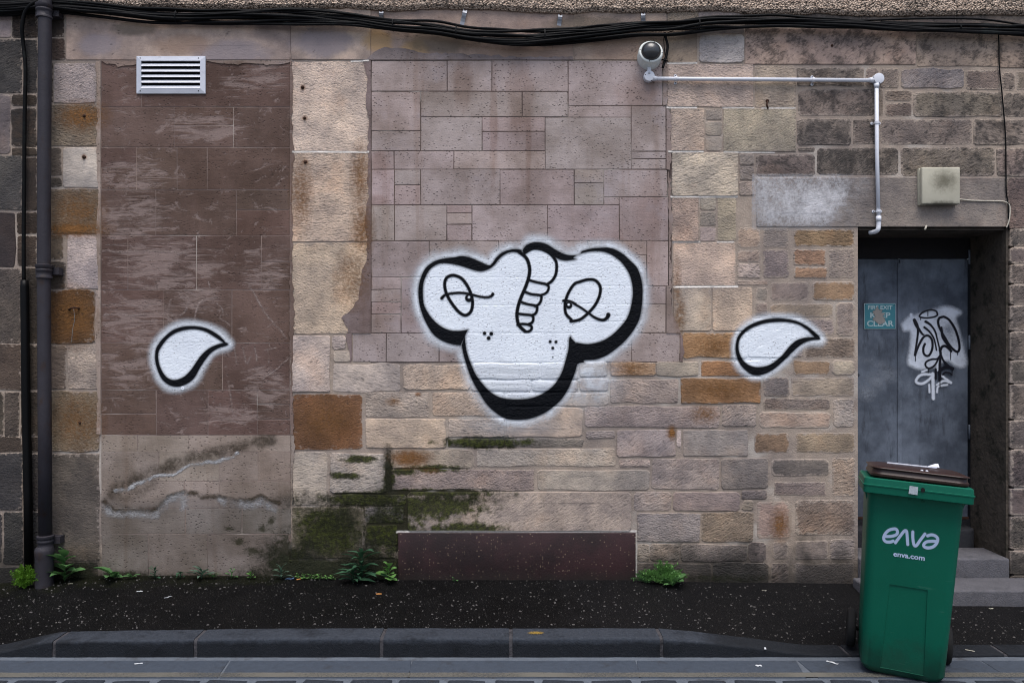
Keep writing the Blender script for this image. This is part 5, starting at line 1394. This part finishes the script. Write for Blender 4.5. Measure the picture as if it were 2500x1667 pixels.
bevel(o, 0.003, 2)
tag(o, 'splashed dark maroon board covering the low opening at the foot of the wall', 'board')

# ------------------------------------------------------------------ wheelie bin
THETA, ROLL = R(-22), R(3.3)
def bin_material():
    g = G('green_bin_plastic')
    tc = g.n('ShaderNodeTexCoord').outputs['Object']; pos = g.pos()
    c = g.mix(g.noise(pos, 5, 5, 0.6), (0.0015, 0.084, 0.050), (0.0025, 0.110, 0.068))
    c = g.mix(g.ramp(g.noise(pos, 14, 7, 0.7), 0.6, 0.8, 0, 0.45), c, (0.01, 0.055, 0.035))
    sc1 = g.noise(g.scale(pos, (9.0, 9.0, 60.0)), 1.0, 5, 0.7, 0.4)
    c = g.mix(g.math('MULTIPLY', g.ramp(sc1, 0.62, 0.70, 0, 0.45), g.ramp(g.noise(pos, 6.0, 3), 0.5, 0.62)), c, (0.06, 0.17, 0.12))
    zz = g.n('ShaderNodeSeparateXYZ', {0: pos}).outputs[2]
    mud = g.math('ADD', zz, g.math('MULTIPLY', g.math('SUBTRACT', g.noise(pos, 12.0, 7, 0.72), 0.5), 0.35))
    c = g.mix(g.ramp(mud, -0.10, 0.10, 0.5, 0), c, (0.016, 0.03, 0.022))
    return g.finish(g.principled(c, 0.42, g.bump(g.noise(pos, 420, 2, 0.6), 0.0006, 1.0), 0.22))
M_bin = bin_material()
M_lid = simple('brown_lid_plastic', (0.028, 0.0115, 0.009), 0.42, 0.45, nscale=10, var=0.35, dirt=0.15, dirtcol=(0.035, 0.025, 0.022))
M_tyre = simple('black_rubber', (0.009, 0.009, 0.0095), 0.8, 0.3)
M_logo = simple('pale_print', (0.46, 0.56, 0.74), 0.5, 0.3, nscale=30, var=0.08)
M_paper = simple('white_paper', (0.62, 0.64, 0.72), 0.8, 0.2, nscale=10, var=0.05)
zbin = ROAD_Z + 0.004
bloc = Vector((2.012, -1.0, zbin))
wb = empty('wheelie_bin', bloc, 'green wheelie bin with a brown lid standing at the kerb before the steps', 'bin')
wb.rotation_euler = (0, ROLL, THETA)
def bmap(p):
    y = p[1] if p[1] < 0 else p[1] * 0.45
    z = p[2] * 1.065
    if p[2] > 0.86: z -= 0.085 * (y + 0.35)
    return Vector((p[0] * 0.885, y, z))
def bchild(mb_, name, mat, smooth=None, par=None, raw=False):
    o = new_mesh(name, mb_.v, mb_.f, mat, None, (0, 0, 0), smooth)
    if not raw:
        for v_ in o.data.vertices: v_.co = bmap(v_.co)
    b_ = bmesh.new(); b_.from_mesh(o.data); bmesh.ops.recalc_face_normals(b_, faces=b_.faces); b_.to_mesh(o.data); b_.free()
    o.parent = par or wb; o.location = (0, 0, 0)
    return o
def rrect(x0, x1, y0, y1, z, r, n=5, zf=None):
    pts = []
    for cx_, cy_, a0 in ((x1-r, y1-r, 0), (x0+r, y1-r, 90), (x0+r, y0+r, 180), (x1-r, y0+r, 270)):
        for k__ in range(n + 1):
            a_ = R(a0 + 90 * k__ / n); pts.append(Vector((cx_ + r*math.cos(a_), cy_ + r*math.sin(a_), z)))
    return pts
def bsec(z):
    t = z / 0.90
    hw = 0.214 + (0.238 - 0.214) * t
    yf = -0.205 - 0.085 * t; yb = 0.235 + 0.045 * t
    return hw, yf, yb
rings = []
for z, ins in ((0.0, 0.028), (0.012, 0.012), (0.035, 0.0), (0.2, 0), (0.4, 0), (0.6, 0), (0.75, 0), (0.87, 0), (0.895, -0.004)):
    hw, yf, yb = bsec(z); rings.append(rrect(-hw + ins, hw - ins, yf + ins, yb - ins, z, 0.055, 6))
body = bchild(MB().loft(rings), 'body', M_bin, True); body.data.set_sharp_from_angle(angle=R(45))
def fy(z): return bsec(z)[1]
# moulded front panel, pressed into the front face
def fp(x, z, d): return Vector((x, fy(z) - d, z))
out_ = [(-0.10, 0.445), (0.093, 0.445), (0.108, 0.03), (-0.116, 0.03)]
cut = MB().add([bmap(fp(x, z, 0.02)) for x, z in out_] + [bmap(fp(x * 0.97, z - (0.004 if z > 0.2 else -0.006), -0.005)) for x, z in out_], [(0,1,2,3), (7,6,5,4), (0,4,5,1), (1,5,6,2), (2,6,7,3), (3,7,4,0)]).build('cutter', None)
cut_loc = cut.location.copy(); cut.parent = wb
md = body.modifiers.new('panel', 'BOOLEAN'); md.object = cut; md.operation = 'DIFFERENCE'; md.solver = 'EXACT'
bpy.context.view_layer.update()
me_ = bpy.data.meshes.new_from_object(body.evaluated_get(bpy.context.evaluated_depsgraph_get()))
body.modifiers.clear()
me_.materials.clear(); me_.materials.append(M_bin); body.data = me_
bpy.data.objects.remove(cut)
for p in body.data.polygons: p.use_smooth = True
body.data.set_sharp_from_angle(angle=R(28))
# rim: deep collar with a ridge
W2 = 0.268
rings = [rrect(-W2+.012, W2-.012, -0.338, 0.312, 0.868, 0.02, 4), rrect(-W2+.002, W2-.002, -0.347, 0.322, 0.872, 0.02, 4), rrect(-W2, W2, -0.349, 0.324, 0.902, 0.02, 4), rrect(-W2-.003, W2+.003, -0.352, 0.327, 0.904, 0.02, 4), rrect(-W2-.003, W2+.003, -0.352, 0.327, 0.909, 0.02, 4), rrect(-W2+.001, W2-.001, -0.348, 0.323, 0.911, 0.02, 4),
         rrect(-W2+.004, W2-.004, -0.345, 0.32, 0.936, 0.02, 4), rrect(-W2+.012, W2-.012, -0.338, 0.312, 0.940, 0.018, 4), rrect(-W2+.05, W2-.05, -0.29, 0.27, 0.938, 0.018, 4)]
rim = bchild(MB().loft(rings), 'rim', M_bin, True); rim.data.set_sharp_from_angle(angle=R(30))
for sx_ in (-1, 1):
    for yy_ in (-0.20, 0.15):
        m = MB()
        xo, xi = sx_ * 0.252, sx_ * 0.232
        m.add([(xo, yy_-.012, .868), (xo, yy_+.012, .868), (xi, yy_-.012, .868), (xi, yy_+.012, .868), (xi, yy_-.012, .80), (xi, yy_+.012, .80)], [(0,1,3,2), (0,4,5,1), (0,2,4), (1,5,3), (2,3,5,4)])
        bchild(m, 'gusset', M_bin)
# lock hole, sticker, rivets
bchild(MB().lathe((0.022, -0.3525, 0.911), (0, -1, 0), [(0.0105, 0), (0.0105, 0.0012)], 16), 'lock_hole', M_hole)
bchild(MB().add([(-0.045, -0.3545, 0.888), (-0.002, -0.3545, 0.886), (-0.001, -0.3545, 0.922), (-0.042, -0.3545, 0.924), (-0.045, -0.3535, 0.888), (-0.002, -0.3535, 0.886), (-0.001, -0.3535, 0.922), (-0.042, -0.3535, 0.924)], [(0,1,2,3), (4,7,6,5), (0,4,5,1), (1,5,6,2), (2,6,7,3), (3,7,4,0)]), 'torn_sticker', simple('sticker_paper', (0.38, 0.43, 0.47), 0.6, 0.3, nscale=90, var=0.5, dirt=0.25, dirtcol=(0.03, 0.05, 0.04), dscale=60))
for x in (-0.03, 0.034):
    bchild(MB().lathe((x, fy(0.85) + 0.001, 0.85), (0, -1, 0), [(0.006, 0), (0.006, 0.003), (0.003, 0.005)], 10), 'rivet', M_bin)
# lid: rounded tray with an overhanging top skin
lx, ly0, ly1 = 0.243, -0.305, 0.30
lidE = []
zl = 0.941
rings = [rrect(-lx+.012, lx-.012, ly0+.012, ly1, zl, 0.05, 5), rrect(-lx+.001, lx-.001, ly0+.001, ly1, zl+.006, 0.055, 5), rrect(-lx, lx, ly0, ly1, zl+.016, 0.055, 5), rrect(-lx+.006, lx-.006, ly0+.006, ly1, zl+.022, 0.055, 5), rrect(-lx+.008, lx-.008, ly0+.009, ly1, zl+.034, 0.055, 5), rrect(-lx+.012, lx-.012, ly0+.012, ly1, zl+.040, 0.055, 5)]
lid = bchild(MB().loft(rings), 'lid', M_lid, True); lid.data.set_sharp_from_angle(angle=R(40))
rings = [rrect(-lx+.010, lx-.010, ly0+.010, ly1, zl+.038, 0.055, 5), rrect(-lx-.002, lx+.002, ly0-.003, ly1, zl+.041, 0.06, 5), rrect(-lx-.001, lx+.001, ly0-.002, ly1, zl+.045, 0.06, 5), rrect(-lx+.03, lx-.03, ly0+.03, ly1-.02, zl+.050, 0.06, 5), rrect(-lx+.10, lx-.10, ly0+.11, ly1-.08, zl+.054, 0.06, 5)]
bchild(MB().loft(rings), 'lid_top', M_lid, True, lid)
lid.rotation_euler = (0, R(0.6), 0)
for x in (0.012, 0.036):
    bchild(MB().lathe((x, ly0 + 0.05, zl + 0.049), (0, -0.25, 1), [(0.008, 0), (0.007, 0.004), (0.003, 0.006)], 10), 'lid_stud', M_paper, True, lid)
bchild(MB().tube([(-0.2, 0.345, 0.915), (0.2, 0.345, 0.915)], 0.014, 10), 'handle', M_bin, True)
# wheels
for sx_ in (-1, 1):
    wx = sx_ * 0.228; wy, wz = 0.125, 0.10
    ty = bchild(MB().lathe((wx - 0.022, wy, wz), (1, 0, 0), [(0.066, 0.004), (0.09, 0.0), (0.099, 0.008), (0.1, 0.022), (0.099, 0.036), (0.09, 0.044), (0.066, 0.040)], 28), 'wheel', M_tyre, True, raw=True)
    bchild(MB().lathe((wx - 0.015, wy, wz), (1, 0, 0), [(0.016, -0.004), (0.066, 0.006), (0.066, 0.026), (0.016, 0.034)], 20), 'rim', M_tyre, True, ty, raw=True)
bchild(MB().tube([(-0.25, 0.125, 0.10), (0.25, 0.125, 0.10)], 0.011, 10), 'axle', M_tyre, True, raw=True)
bchild(MB().add([(-.2,.20,.05),(.2,.20,.05),(.2,.275,.13),(-.2,.275,.13),(-.2,.20,.2),(.2,.20,.2)], [(0,1,2,3),(3,2,5,4),(0,3,4),(1,5,2)]), 'axle_housing', M_bin)
# lettering, drawn as strokes in the crop's own units and laid on the front face
def flat_strokes(name, lst, sc, cz, cxo, mat, cell=1.0, off=0.0016):
    xs_ = [p[0] for l in lst for p in l[0]]; ys_ = [p[1] for l in lst for p in l[0]]
    mw = max(l[1] for l in lst)
    x0, x1, y0, y1 = min(xs_) - mw, max(xs_) + mw, min(ys_) - mw, max(ys_) + mw
    mx, my = (min(xs_) + max(xs_)) / 2, (min(ys_) + max(ys_)) / 2
    nx = int((x1-x0)/cell); ny = int((y1-y0)/cell)
    PX, PY = np.meshgrid(x0 + np.arange(nx)*cell, y0 + np.arange(ny)*cell)
    A = strokes(lst, 6.0)(PX.astype(np.float32), PY.astype(np.float32))
    fa = np.maximum(np.maximum(A[:-1,:-1], A[1:,:-1]), np.maximum(A[:-1,1:], A[1:,1:])) > 0.02
    vv = []; ff = []; al = []; ids = {}
    def vid(j, i):
        if (j, i) not in ids:
            ids[(j, i)] = len(vv); x = (PX[j, i]-mx)*sc + cxo; z = cz - (PY[j, i]-my)*sc
            vv.append((x, fy(z) - off, z)); al.append(A[j, i])
        return ids[(j, i)]
    for j, i in zip(*np.nonzero(fa)): ff.append((vid(j+1,i), vid(j+1,i+1), vid(j,i+1), vid(j,i)))
    o = new_mesh(name, [bmap(p) for p in vv], ff, mat, None, (0,0,0)); o.parent = wb; o.location = (0,0,0)
    o.data.attributes.new('alpha', 'FLOAT', 'POINT').data.foreach_set('value', np.array(al, np.float32))
    return o
M_logo_p = paint_material('pale_logo_print', (0.42, 0.52, 0.70), 0.0, 0.5, 0.05, 0.0001)
# logo: e, inverted v, v, turned e -- level in the crop after removing the slope
def lv(l, s=0.105): return [(u, v - (u - 990) * s) for u, v in l]
logo = [(lv([(610,1315),(700,1310),(765,1290),(790,1255),(770,1210),(720,1205),(650,1230),(600,1290),(590,1350),(625,1388),(690,1392),(735,1378)]), 44, False),
        (lv([(770,1400),(830,1310),(885,1235),(920,1230),(935,1290),(955,1420)]), 44, False),
        (lv([(1015,1240),(1025,1340),(1050,1425),(1085,1430),(1130,1360),(1195,1265)]), 44, False),
        (lv([(1235,1290),(1290,1275),(1350,1290),(1385,1330),(1375,1390),(1330,1440),(1260,1460),(1200,1445),(1192,1410),(1230,1375),(1300,1365),(1370,1365)]), 44, False)]
flat_strokes('logo', logo, 0.00033, 0.672, -0.012, M_logo_p, 5.0)
zz = 0.588
t_ = text_mesh('web_address', 'enva.com', 0.036, M_logo, wb, bmap((-0.012, fy(zz) - 0.0016, zz)), rot=(R(90) + math.atan2(-0.085, 0.9) * -1, 0, 0), bold=0.0009, width=0.137)

# paper on the lid
Rw = Matrix.Translation(bloc) @ wb.rotation_euler.to_matrix().to_4x4()
def on_bin(x, y, z): return Rw @ bmap((x, y, z))
def paper(pts, lb, th=0.004):
    v = [on_bin(*p) for p in pts] + [on_bin(p[0], p[1], p[2] + th) for p in pts]
    o = MB().add(v, [(3,2,1,0), (4,5,6,7), (0,1,5,4), (1,2,6,5), (2,3,7,6), (3,0,4,7)]).build('paper', M_paper)
    return tag(o, lb, 'paper', 'papers on the bin lid')
zp = zl + 0.056
paper([(-0.13,-0.02,zp), (0.13,-0.03,zp), (0.135,0.03,zp), (-0.12,0.04,zp)], 'flat white folded leaflet lying on the brown bin lid')
paper([(0.085,-0.01,zp+0.0045), (0.142,-0.025,zp+0.0045), (0.14,0.02,zp+0.020), (0.125,0.03,zp+0.018)], 'bent up white paper corner on top of the leaflet on the bin lid', 0.002)

# ------------------------------------------------------------------ weeds
def leaf_mat(name, c):
    g = G(name); pos = g.pos()
    cc_ = g.mix(g.noise(pos, 30, 4, 0.6), tuple(v * 0.6 for v in c), tuple(v * 1.4 for v in c))
    p_ = g.principled(cc_, 0.6, None, 0.3)
    tl = g.n('ShaderNodeBsdfTranslucent', {0: cc_}).outputs[0]
    return g.finish(g.n('ShaderNodeMixShader', {0: 0.25, 1: p_, 2: tl}).outputs[0])
L_dark = leaf_mat('dark_leaf', (0.045, 0.115, 0.062)); L_light = leaf_mat('fresh_leaf', (0.12, 0.26, 0.07)); L_grey = leaf_mat('grey_green_leaf', (0.10, 0.17, 0.12)); L_moss = leaf_mat('bright_feathery_leaf', (0.10, 0.22, 0.02)); L_mid = leaf_mat('mid_leaf', (0.085, 0.19, 0.065))
def leaf_mesh(shape, mat):
    """unit leaf along +x, width ~, folded along the midrib"""
    st = {'lance': [(0,.02),(.15,.09),(.4,.13),(.7,.09),(1,.0)], 'ovate': [(0,.02),(.15,.2),(.4,.28),(.7,.2),(.9,.08),(1,.0)], 'round': [(0,.02),(.3,.08),(.5,.3),(.75,.34),(.95,.18),(1,.0)],
          'lobed': [(0,.03),(.15,.08),(.25,.05),(.35,.16),(.45,.08),(.58,.22),(.68,.12),(.82,.2),(.93,.1),(1,0)]}[shape]
    vv = []; ff = []
    for t, w_ in st:
        z = 0.30 * t - 0.42 * t * t
        vv += [(t, -w_, z + w_ * 0.35), (t, 0, z), (t, w_, z + w_ * 0.35)]
    for i in range(len(st) - 1):
        for j in range(2): ff.append((3*i+j, 3*i+3+j, 3*i+4+j, 3*i+1+j))
    me = bpy.data.meshes.new('leaf'); me.from_pydata(vv, [], ff); me.update(); me.materials.append(mat)
    for p in me.polygons: p.use_smooth = True
    return me
_lm = {}
def weed(name, px, py, h_px, spread, shape, mat, n, label, y=None, stem=True, group=None, up=(0.1, 1.0), size=(0.5, 1.0)):
    # base stands on the pavement just in front of the wall
    yb = -0.035 if y is None else y
    x = (px - 1250) * (D + yb) / F
    z = pav_z(x, yb)
    e = empty(name, (x, yb, z), label, 'plant', group)
    hgt = h_px / 375; sp = spread / 375
    key = (shape, mat.name)
    if key not in _lm: _lm[key] = leaf_mesh(shape, mat)
    if stem:
        MB().tube([(x, yb, z - 0.01), (x + 0.004, yb - 0.006, z + hgt * 0.45), (x + random.uniform(-.02, .02), yb - 0.012, z + hgt * 0.82)], [0.004, 0.003, 0.0015], 6).build('stem', mat, e, smooth=True)
    for i in range(n):
        o = bpy.data.objects.new('leaf', _lm[key]); C.objects.link(o); o.parent = e
        t = i / max(1, n - 1)
        az = i * 2.4 + random.uniform(-.4, .4)
        # leaves near the wall side are turned outwards
        dx, dy = math.cos(az), math.sin(az)
        if dy > 0: dy *= -0.6 if y is None or y > -0.1 else 1
        az = math.atan2(dy, dx)
        L = sp * 1.45 * random.uniform(*size) * (1 - 0.35 * t * (1 if stem else 0))
        o.location = (0.004, -0.006 - 0.006 * t, hgt * (up[0] * 0.3 + t * 0.75) if stem else 0.006)
        el = random.uniform(0.15, 0.6) + 0.5 * t * up[1]
        o.rotation_euler = (random.uniform(-.3, .3), -el, az)
        o.scale = (L, L * random.uniform(.85, 1.2), L)
    return e
random.seed(5)
weed('broadleaf_weed', 158, 1425, 88, 46, 'ovate', L_mid, 13, 'upright nettle-like weed with toothed leaves right of the drainpipe foot')
weed('rosette_weed', 278, 1412, 20, 38, 'ovate', L_mid, 6, 'low rosette weed with four broad dull leaves below the damp render', stem=False)
weed('tufted_weed', 378, 1408, 30, 18, 'lobed', L_dark, 14, 'small dark tuft of weed under the lower brown panel')
weed('rosette_weed', 492, 1410, 26, 34, 'lance', L_grey, 13, 'narrow leaved grey green rosette near the middle of the panel foot')
weed('seedling', 565, 1408, 26, 14, 'round', L_mid, 7, 'tiny round leaved seedling alone at the panel foot')
weed('rosette_weed', 686, 1410, 32, 30, 'lance', L_grey, 10, 'pale narrow leaved weed beside the blue wrapper', stem=True)
for px, py, lb in ((728,1408,'tiny clover-like seedling nearest the orange cigarette end'),(742,1407,'tiny seedling second along the mossy stone foot'),(756,1409,'tiny seedling third along the mossy stone foot'),(767,1408,'tiny seedling above the small white crumb'),(778,1408,'tiny seedling right of the small white crumb'),(810,1408,'brightest seedling left of the dark lance leaved plant')):
    weed('seedling', px, py, 14, 9, 'round', L_light, 7, lb, group='seedlings along the wall foot', stem=True)
weed('rosette_weed', 322, 1410, 18, 20, 'lance', L_mid, 8, 'small narrow leaved rosette between the broad leaved one and the dark tuft', stem=False)
weed('seedling', 440, 1409, 16, 14, 'round', L_dark, 8, 'dark round leaved seedling left of the grey green rosette')
weed('rosette_weed', 520, 1411, 18, 18, 'lance', L_mid, 9, 'small rosette right beside the grey green one', stem=False)
weed('seedling', 612, 1411, 14, 13, 'round', L_light, 8, 'light green seedling below the blackened corner of the render')
weed('buddleia', 882, 1412, 86, 48, 'lance', L_dark, 20, 'dark lance leaved buddleia left of the maroon board', up=(0.15, 0.4), size=(0.75, 1.15))
weed('buddleia', 862, 1424, 34, 40, 'lance', L_dark, 12, 'low drooping buddleia shoot in front of the taller one', y=-0.07, up=(0.1, 0.3), size=(0.7, 1.0))
weed('round_leaved_weed', 948, 1412, 42, 28, 'round', L_light, 13, 'light green round leaved weed against the left end of the maroon board')
weed('seedling', 1108, 1412, 8, 8, 'round', L_mid, 5, 'tiny seedling at the foot of the maroon board')
weed('seedling', 797, 1366, 8, 9, 'round', L_light, 6, 'tiny seedling growing out of the mossy stone joint')
weed('dandelion', 1640, 1420, 24, 36, 'lobed', L_mid, 14, 'spreading toothed dandelion in front of the ferny weed right of the board', y=-0.10, stem=False)

def feathery(name, px, yb, w, h_, n, mat, label):
    x = (px - 1250) * (D + yb) / F; z = pav_z(x, yb)
    e = empty(name, (x, yb, z), label, 'plant')
    m = MB()
    for i in range(n):
        az = random.uniform(-math.pi, 0) if yb > -0.1 else random.uniform(-math.pi, math.pi)
        rad = w * random.uniform(0.15, 1) ; top = h_ * random.uniform(0.4, 1) * (1.15 - rad / w * 0.6)
        dx, dy = math.cos(az) * rad, math.sin(az) * rad * 0.45
        pts = [Vector((x + dx * t, yb + dy * t, z + top * (1.7 * t - 0.8 * t * t))) for t in (0, .35, .7, 1)]
        m.tube(pts, [0.0016, 0.0014, 0.001, 0.0005], 3, False)
        for t in np.linspace(0.25, 1, 9):
            c_ = Vector((x + dx * t, yb + dy * t, z + top * (1.7 * t - 0.8 * t * t)))
            for s_ in (-1, 1):
                d_ = Vector((random.uniform(-1, 1), random.uniform(-1, 0.3), random.uniform(-.4, .8))).normalized() * random.uniform(.010, .022)
                sd_ = d_.cross(Vector((0, 1, 0.3))).normalized() * 0.0035
                m.add([c_, c_ + d_ * 0.5 + sd_, c_ + d_, c_ + d_ * 0.5 - sd_], [(0, 1, 2, 3)])
    new_mesh('foliage', m.v, m.f, mat, e)
    return e
feathery('feathery_weed', 60, -0.12, 0.11, 0.18, 90, L_moss, 'bright yellow green feathery weed left of the drainpipe')
feathery('ferny_weed', 1618, -0.06, 0.175, 0.17, 130, L_light, 'bushy fine leaved green weed right of the maroon board')
feathery('ferny_weed', 1580, -0.05, 0.10, 0.09, 45, L_mid, 'low dark fine leaved weed touching the right end of the maroon board')

# ------------------------------------------------------------------ grit, petals and litter
M_grit = simple('pale_grit', (0.115, 0.108, 0.103), 0.85, 0.2, nscale=200, var=0.5)
def grit():
    random.seed(11); vv = []; ff = []
    for i in range(3200):
        x = random.uniform(-3.6, 3.7); t = random.random() ** 0.9
        y = -0.02 - t * 0.74
        if -1.2 < x < 1.7 and random.random() < 0.0: continue
        if x < -1.0 and random.random() < 0.1: continue
        if x > 2.0 and y > -0.33: continue
        if random.random() > 0.4 + 1.2 * max(0, 0.5 + mnoise.noise(Vector((x * 1.9, y * 4.0, 3))) - 0.2): continue
        z = pav_z(x, y)
        s_ = 0.0010 + 0.0036 * random.random() ** 2.8; el = random.uniform(1, 2.0); a_ = random.uniform(0, 3.14)
        ca, sa = math.cos(a_), math.sin(a_)
        n = len(vv)
        q_ = [(-el, -1), (el, -0.8), (el * 0.9, 1), (-el * 0.8, 0.9)]
        for k__, (u, v_) in enumerate(q_): vv.append((x + (u*ca - v_*sa) * s_, y + (u*sa + v_*ca) * s_, z + 0.0005))
        for k__, (u, v_) in enumerate(q_): vv.append((x + (u*ca - v_*sa) * s_ * 0.7, y + (u*sa + v_*ca) * s_ * 0.7, z + 0.002 + s_ * 0.5))
        ff += [(n+4, n+5, n+6, n+7), (n, n+1, n+5, n+4), (n+1, n+2, n+6, n+5), (n+2, n+3, n+7, n+6), (n+3, n, n+4, n+7)]
    o = new_mesh('scattered_grit', vv, ff, M_grit)
    return tag(o, 'pale petals and grit scattered over the dark wet pavement', 'grit', kind='stuff')
grit()
def gpos(px, py, z):
    """ground point on the given height seen at a photograph pixel"""
    dist = F * (H - z) / (py - 833.5)
    return Vector(((px - 1250) * dist / F, dist - D, z))
def on_pav(px, py):
    z = -0.05
    for _ in range(8):
        p = gpos(px, py, z)
        z = pav_z(p.x, p.y) if p.y > KY0 else (ktop(p.x) if p.y > KY1 else ROAD_Z)
    return gpos(px, py, z)
M_filter = simple('orange_filter_paper', (0.55, 0.25, 0.08), 0.8, 0.2)
M_blue = simple('blue_wrapper', (0.10, 0.17, 0.30), 0.5, 0.4, nscale=60, var=0.4)
M_scrap = simple('white_scrap', (0.55, 0.57, 0.60), 0.8, 0.2, nscale=60, var=0.15)
M_crumb = simple('cream_scrap', (0.42, 0.40, 0.33), 0.8, 0.2, nscale=60, var=0.2)
def butt(px, py, ang, lb, L=0.034):
    p = on_pav(px, py); d_ = Vector((math.cos(ang), math.sin(ang), 0)) * L / 2
    o = MB().tube([p - d_ + Vector((0,0,.004)), p + Vector((0,0,.0045)), p + d_ + Vector((0,0,.004))], [0.0038, 0.004, 0.0036], 8).build('cigarette_end', M_filter, None, None, True)
    tag(o, lb, 'cigarette end', 'cigarette ends')
butt(925, 1451, 0.05, 'orange cigarette end lying on the open dark pavement'); butt(729, 1415, 0.5, 'orange cigarette end beside the seedlings and blue wrapper', 0.026)
def scrap(name, px, py, L, W_, ang, mat, lb, curl=0.012, cat='litter', group=None):
    p = on_pav(px, py); ca, sa = math.cos(ang), math.sin(ang); vv = []; ff = []
    n = 5
    for i in range(n + 1):
        u = (i / n - 0.5) * L; wv = W_ * (0.7 + 0.3 * math.sin(i * 2.1 + px)) / 2
        zz_ = 0.0015 + curl * 0.4 * abs(math.sin(i * 0.9 + px))
        for v_ in (-wv, wv): vv.append(p + Vector((u*ca - v_*sa, u*sa + v_*ca, zz_)))
    m_ = len(vv); vv += [q_ + Vector((0, 0, 0.0012)) for q_ in vv]
    for i in range(n):
        a_ = 2*i; ff += [(a_, a_+1, a_+3, a_+2), (m_+a_, m_+a_+2, m_+a_+3, m_+a_+1), (a_, a_+2, m_+a_+2, m_+a_), (a_+1, m_+a_+1, m_+a_+3, a_+3)]
    ff += [(0, m_, m_+1, 1), (2*n, 2*n+1, m_+2*n+1, m_+2*n)]
    o = new_mesh(name, vv, ff, mat); tag(o, lb, cat, group)
scrap('wrapper', 707, 1414, 0.055, 0.03, 0.1, M_blue, 'crumpled blue wrapper beside a narrow leaved weed at the wall foot', 0.016)
scrap('paper_scrap', 341, 1444, 0.034, 0.016, 0.2, M_scrap, 'bright white scrap on the mossy left part of the pavement', 0.006)
scrap('feather', 410, 1458, 0.045, 0.008, 0.9, M_scrap, 'slim pale feather lying on the left part of the pavement', 0.004, 'feather')
scrap('paper_scrap', 338, 1620, 0.042, 0.012, 0.25, M_scrap, 'white scrap on the left channel slab in the gutter', 0.003)
scrap('paper_scrap', 2032, 1618, 0.06, 0.018, -0.75, M_scrap, 'folded white paper strip in the gutter left of the bin', 0.008)
scrap('paper_scrap', 1852, 1625, 0.032, 0.022, 0.0, M_scrap, 'small pale scrap on the channel slab, left of the folded strip', 0.003)
scrap('paper_scrap', 1868, 1583, 0.03, 0.012, 1.3, M_scrap, 'small white scrap on the sloping dropped kerb', 0.004)
scrap('paper_scrap', 1686, 1417, 0.022, 0.02, 0.6, M_scrap, 'crumpled white scrap at the wall foot right of the ferny weed', 0.008)
scrap('paper_scrap', 172, 1425, 0.03, 0.008, 0.1, M_crumb, 'pale stick-like scrap under the nettle-like weed', 0.003)
scrap('paper_scrap', 1866, 1441, 0.03, 0.006, 0.0, M_crumb, 'pale thin stick on the pavement below the grey stones', 0.002)
scrap('paper_scrap', 2420, 1486, 0.028, 0.012, 0.2, M_crumb, 'pale scrap on the pavement right of the bin', 0.004)
scrap('paper_scrap', 2368, 1588, 0.045, 0.010, -0.6, M_crumb, 'pale streaked scrap on the kerb right of the bin', 0.003)
# yellow paint dab on the kerb
vv = []; al = []; ff = []
pc = on_pav(1308, 1539)
for i in range(13):
    for j in range(9):
        u, v_ = (i - 6) / 6, (j - 4) / 4
        x = pc.x + u * 0.045; y = -0.842 + v_ * 0.022
        vv.append((x, y, ktop(x) + 0.003)); al.append(max(0, 1.15 - (u*u + v_*v_)) * (0.75 + 0.5 * math.sin(i * 2.3 + j * 1.7)))
for i in range(12):
    for j in range(8): ff.append((i*9+j, i*9+j+1, i*9+j+10, i*9+j+9))
yd = new_mesh('yellow_paint_dab', vv, ff, paint_material('yellow_marking_paint', (0.30, 0.19, 0.03), 0.6, 0.7, 0.2, 0.0005))
yd.data.attributes.new('alpha', 'FLOAT', 'POINT').data.foreach_set('value', np.clip(np.array(al, np.float32), 0, 1))
tag(yd, 'faded yellow paint dab on top of the kerb near the middle', 'paint mark')

print('stones', n_stone, 'objects', len(bpy.data.objects), 'tris', sum(sum(len(p.vertices) - 2 for p in o.data.polygons) for o in bpy.data.objects if o.type == 'MESH'))
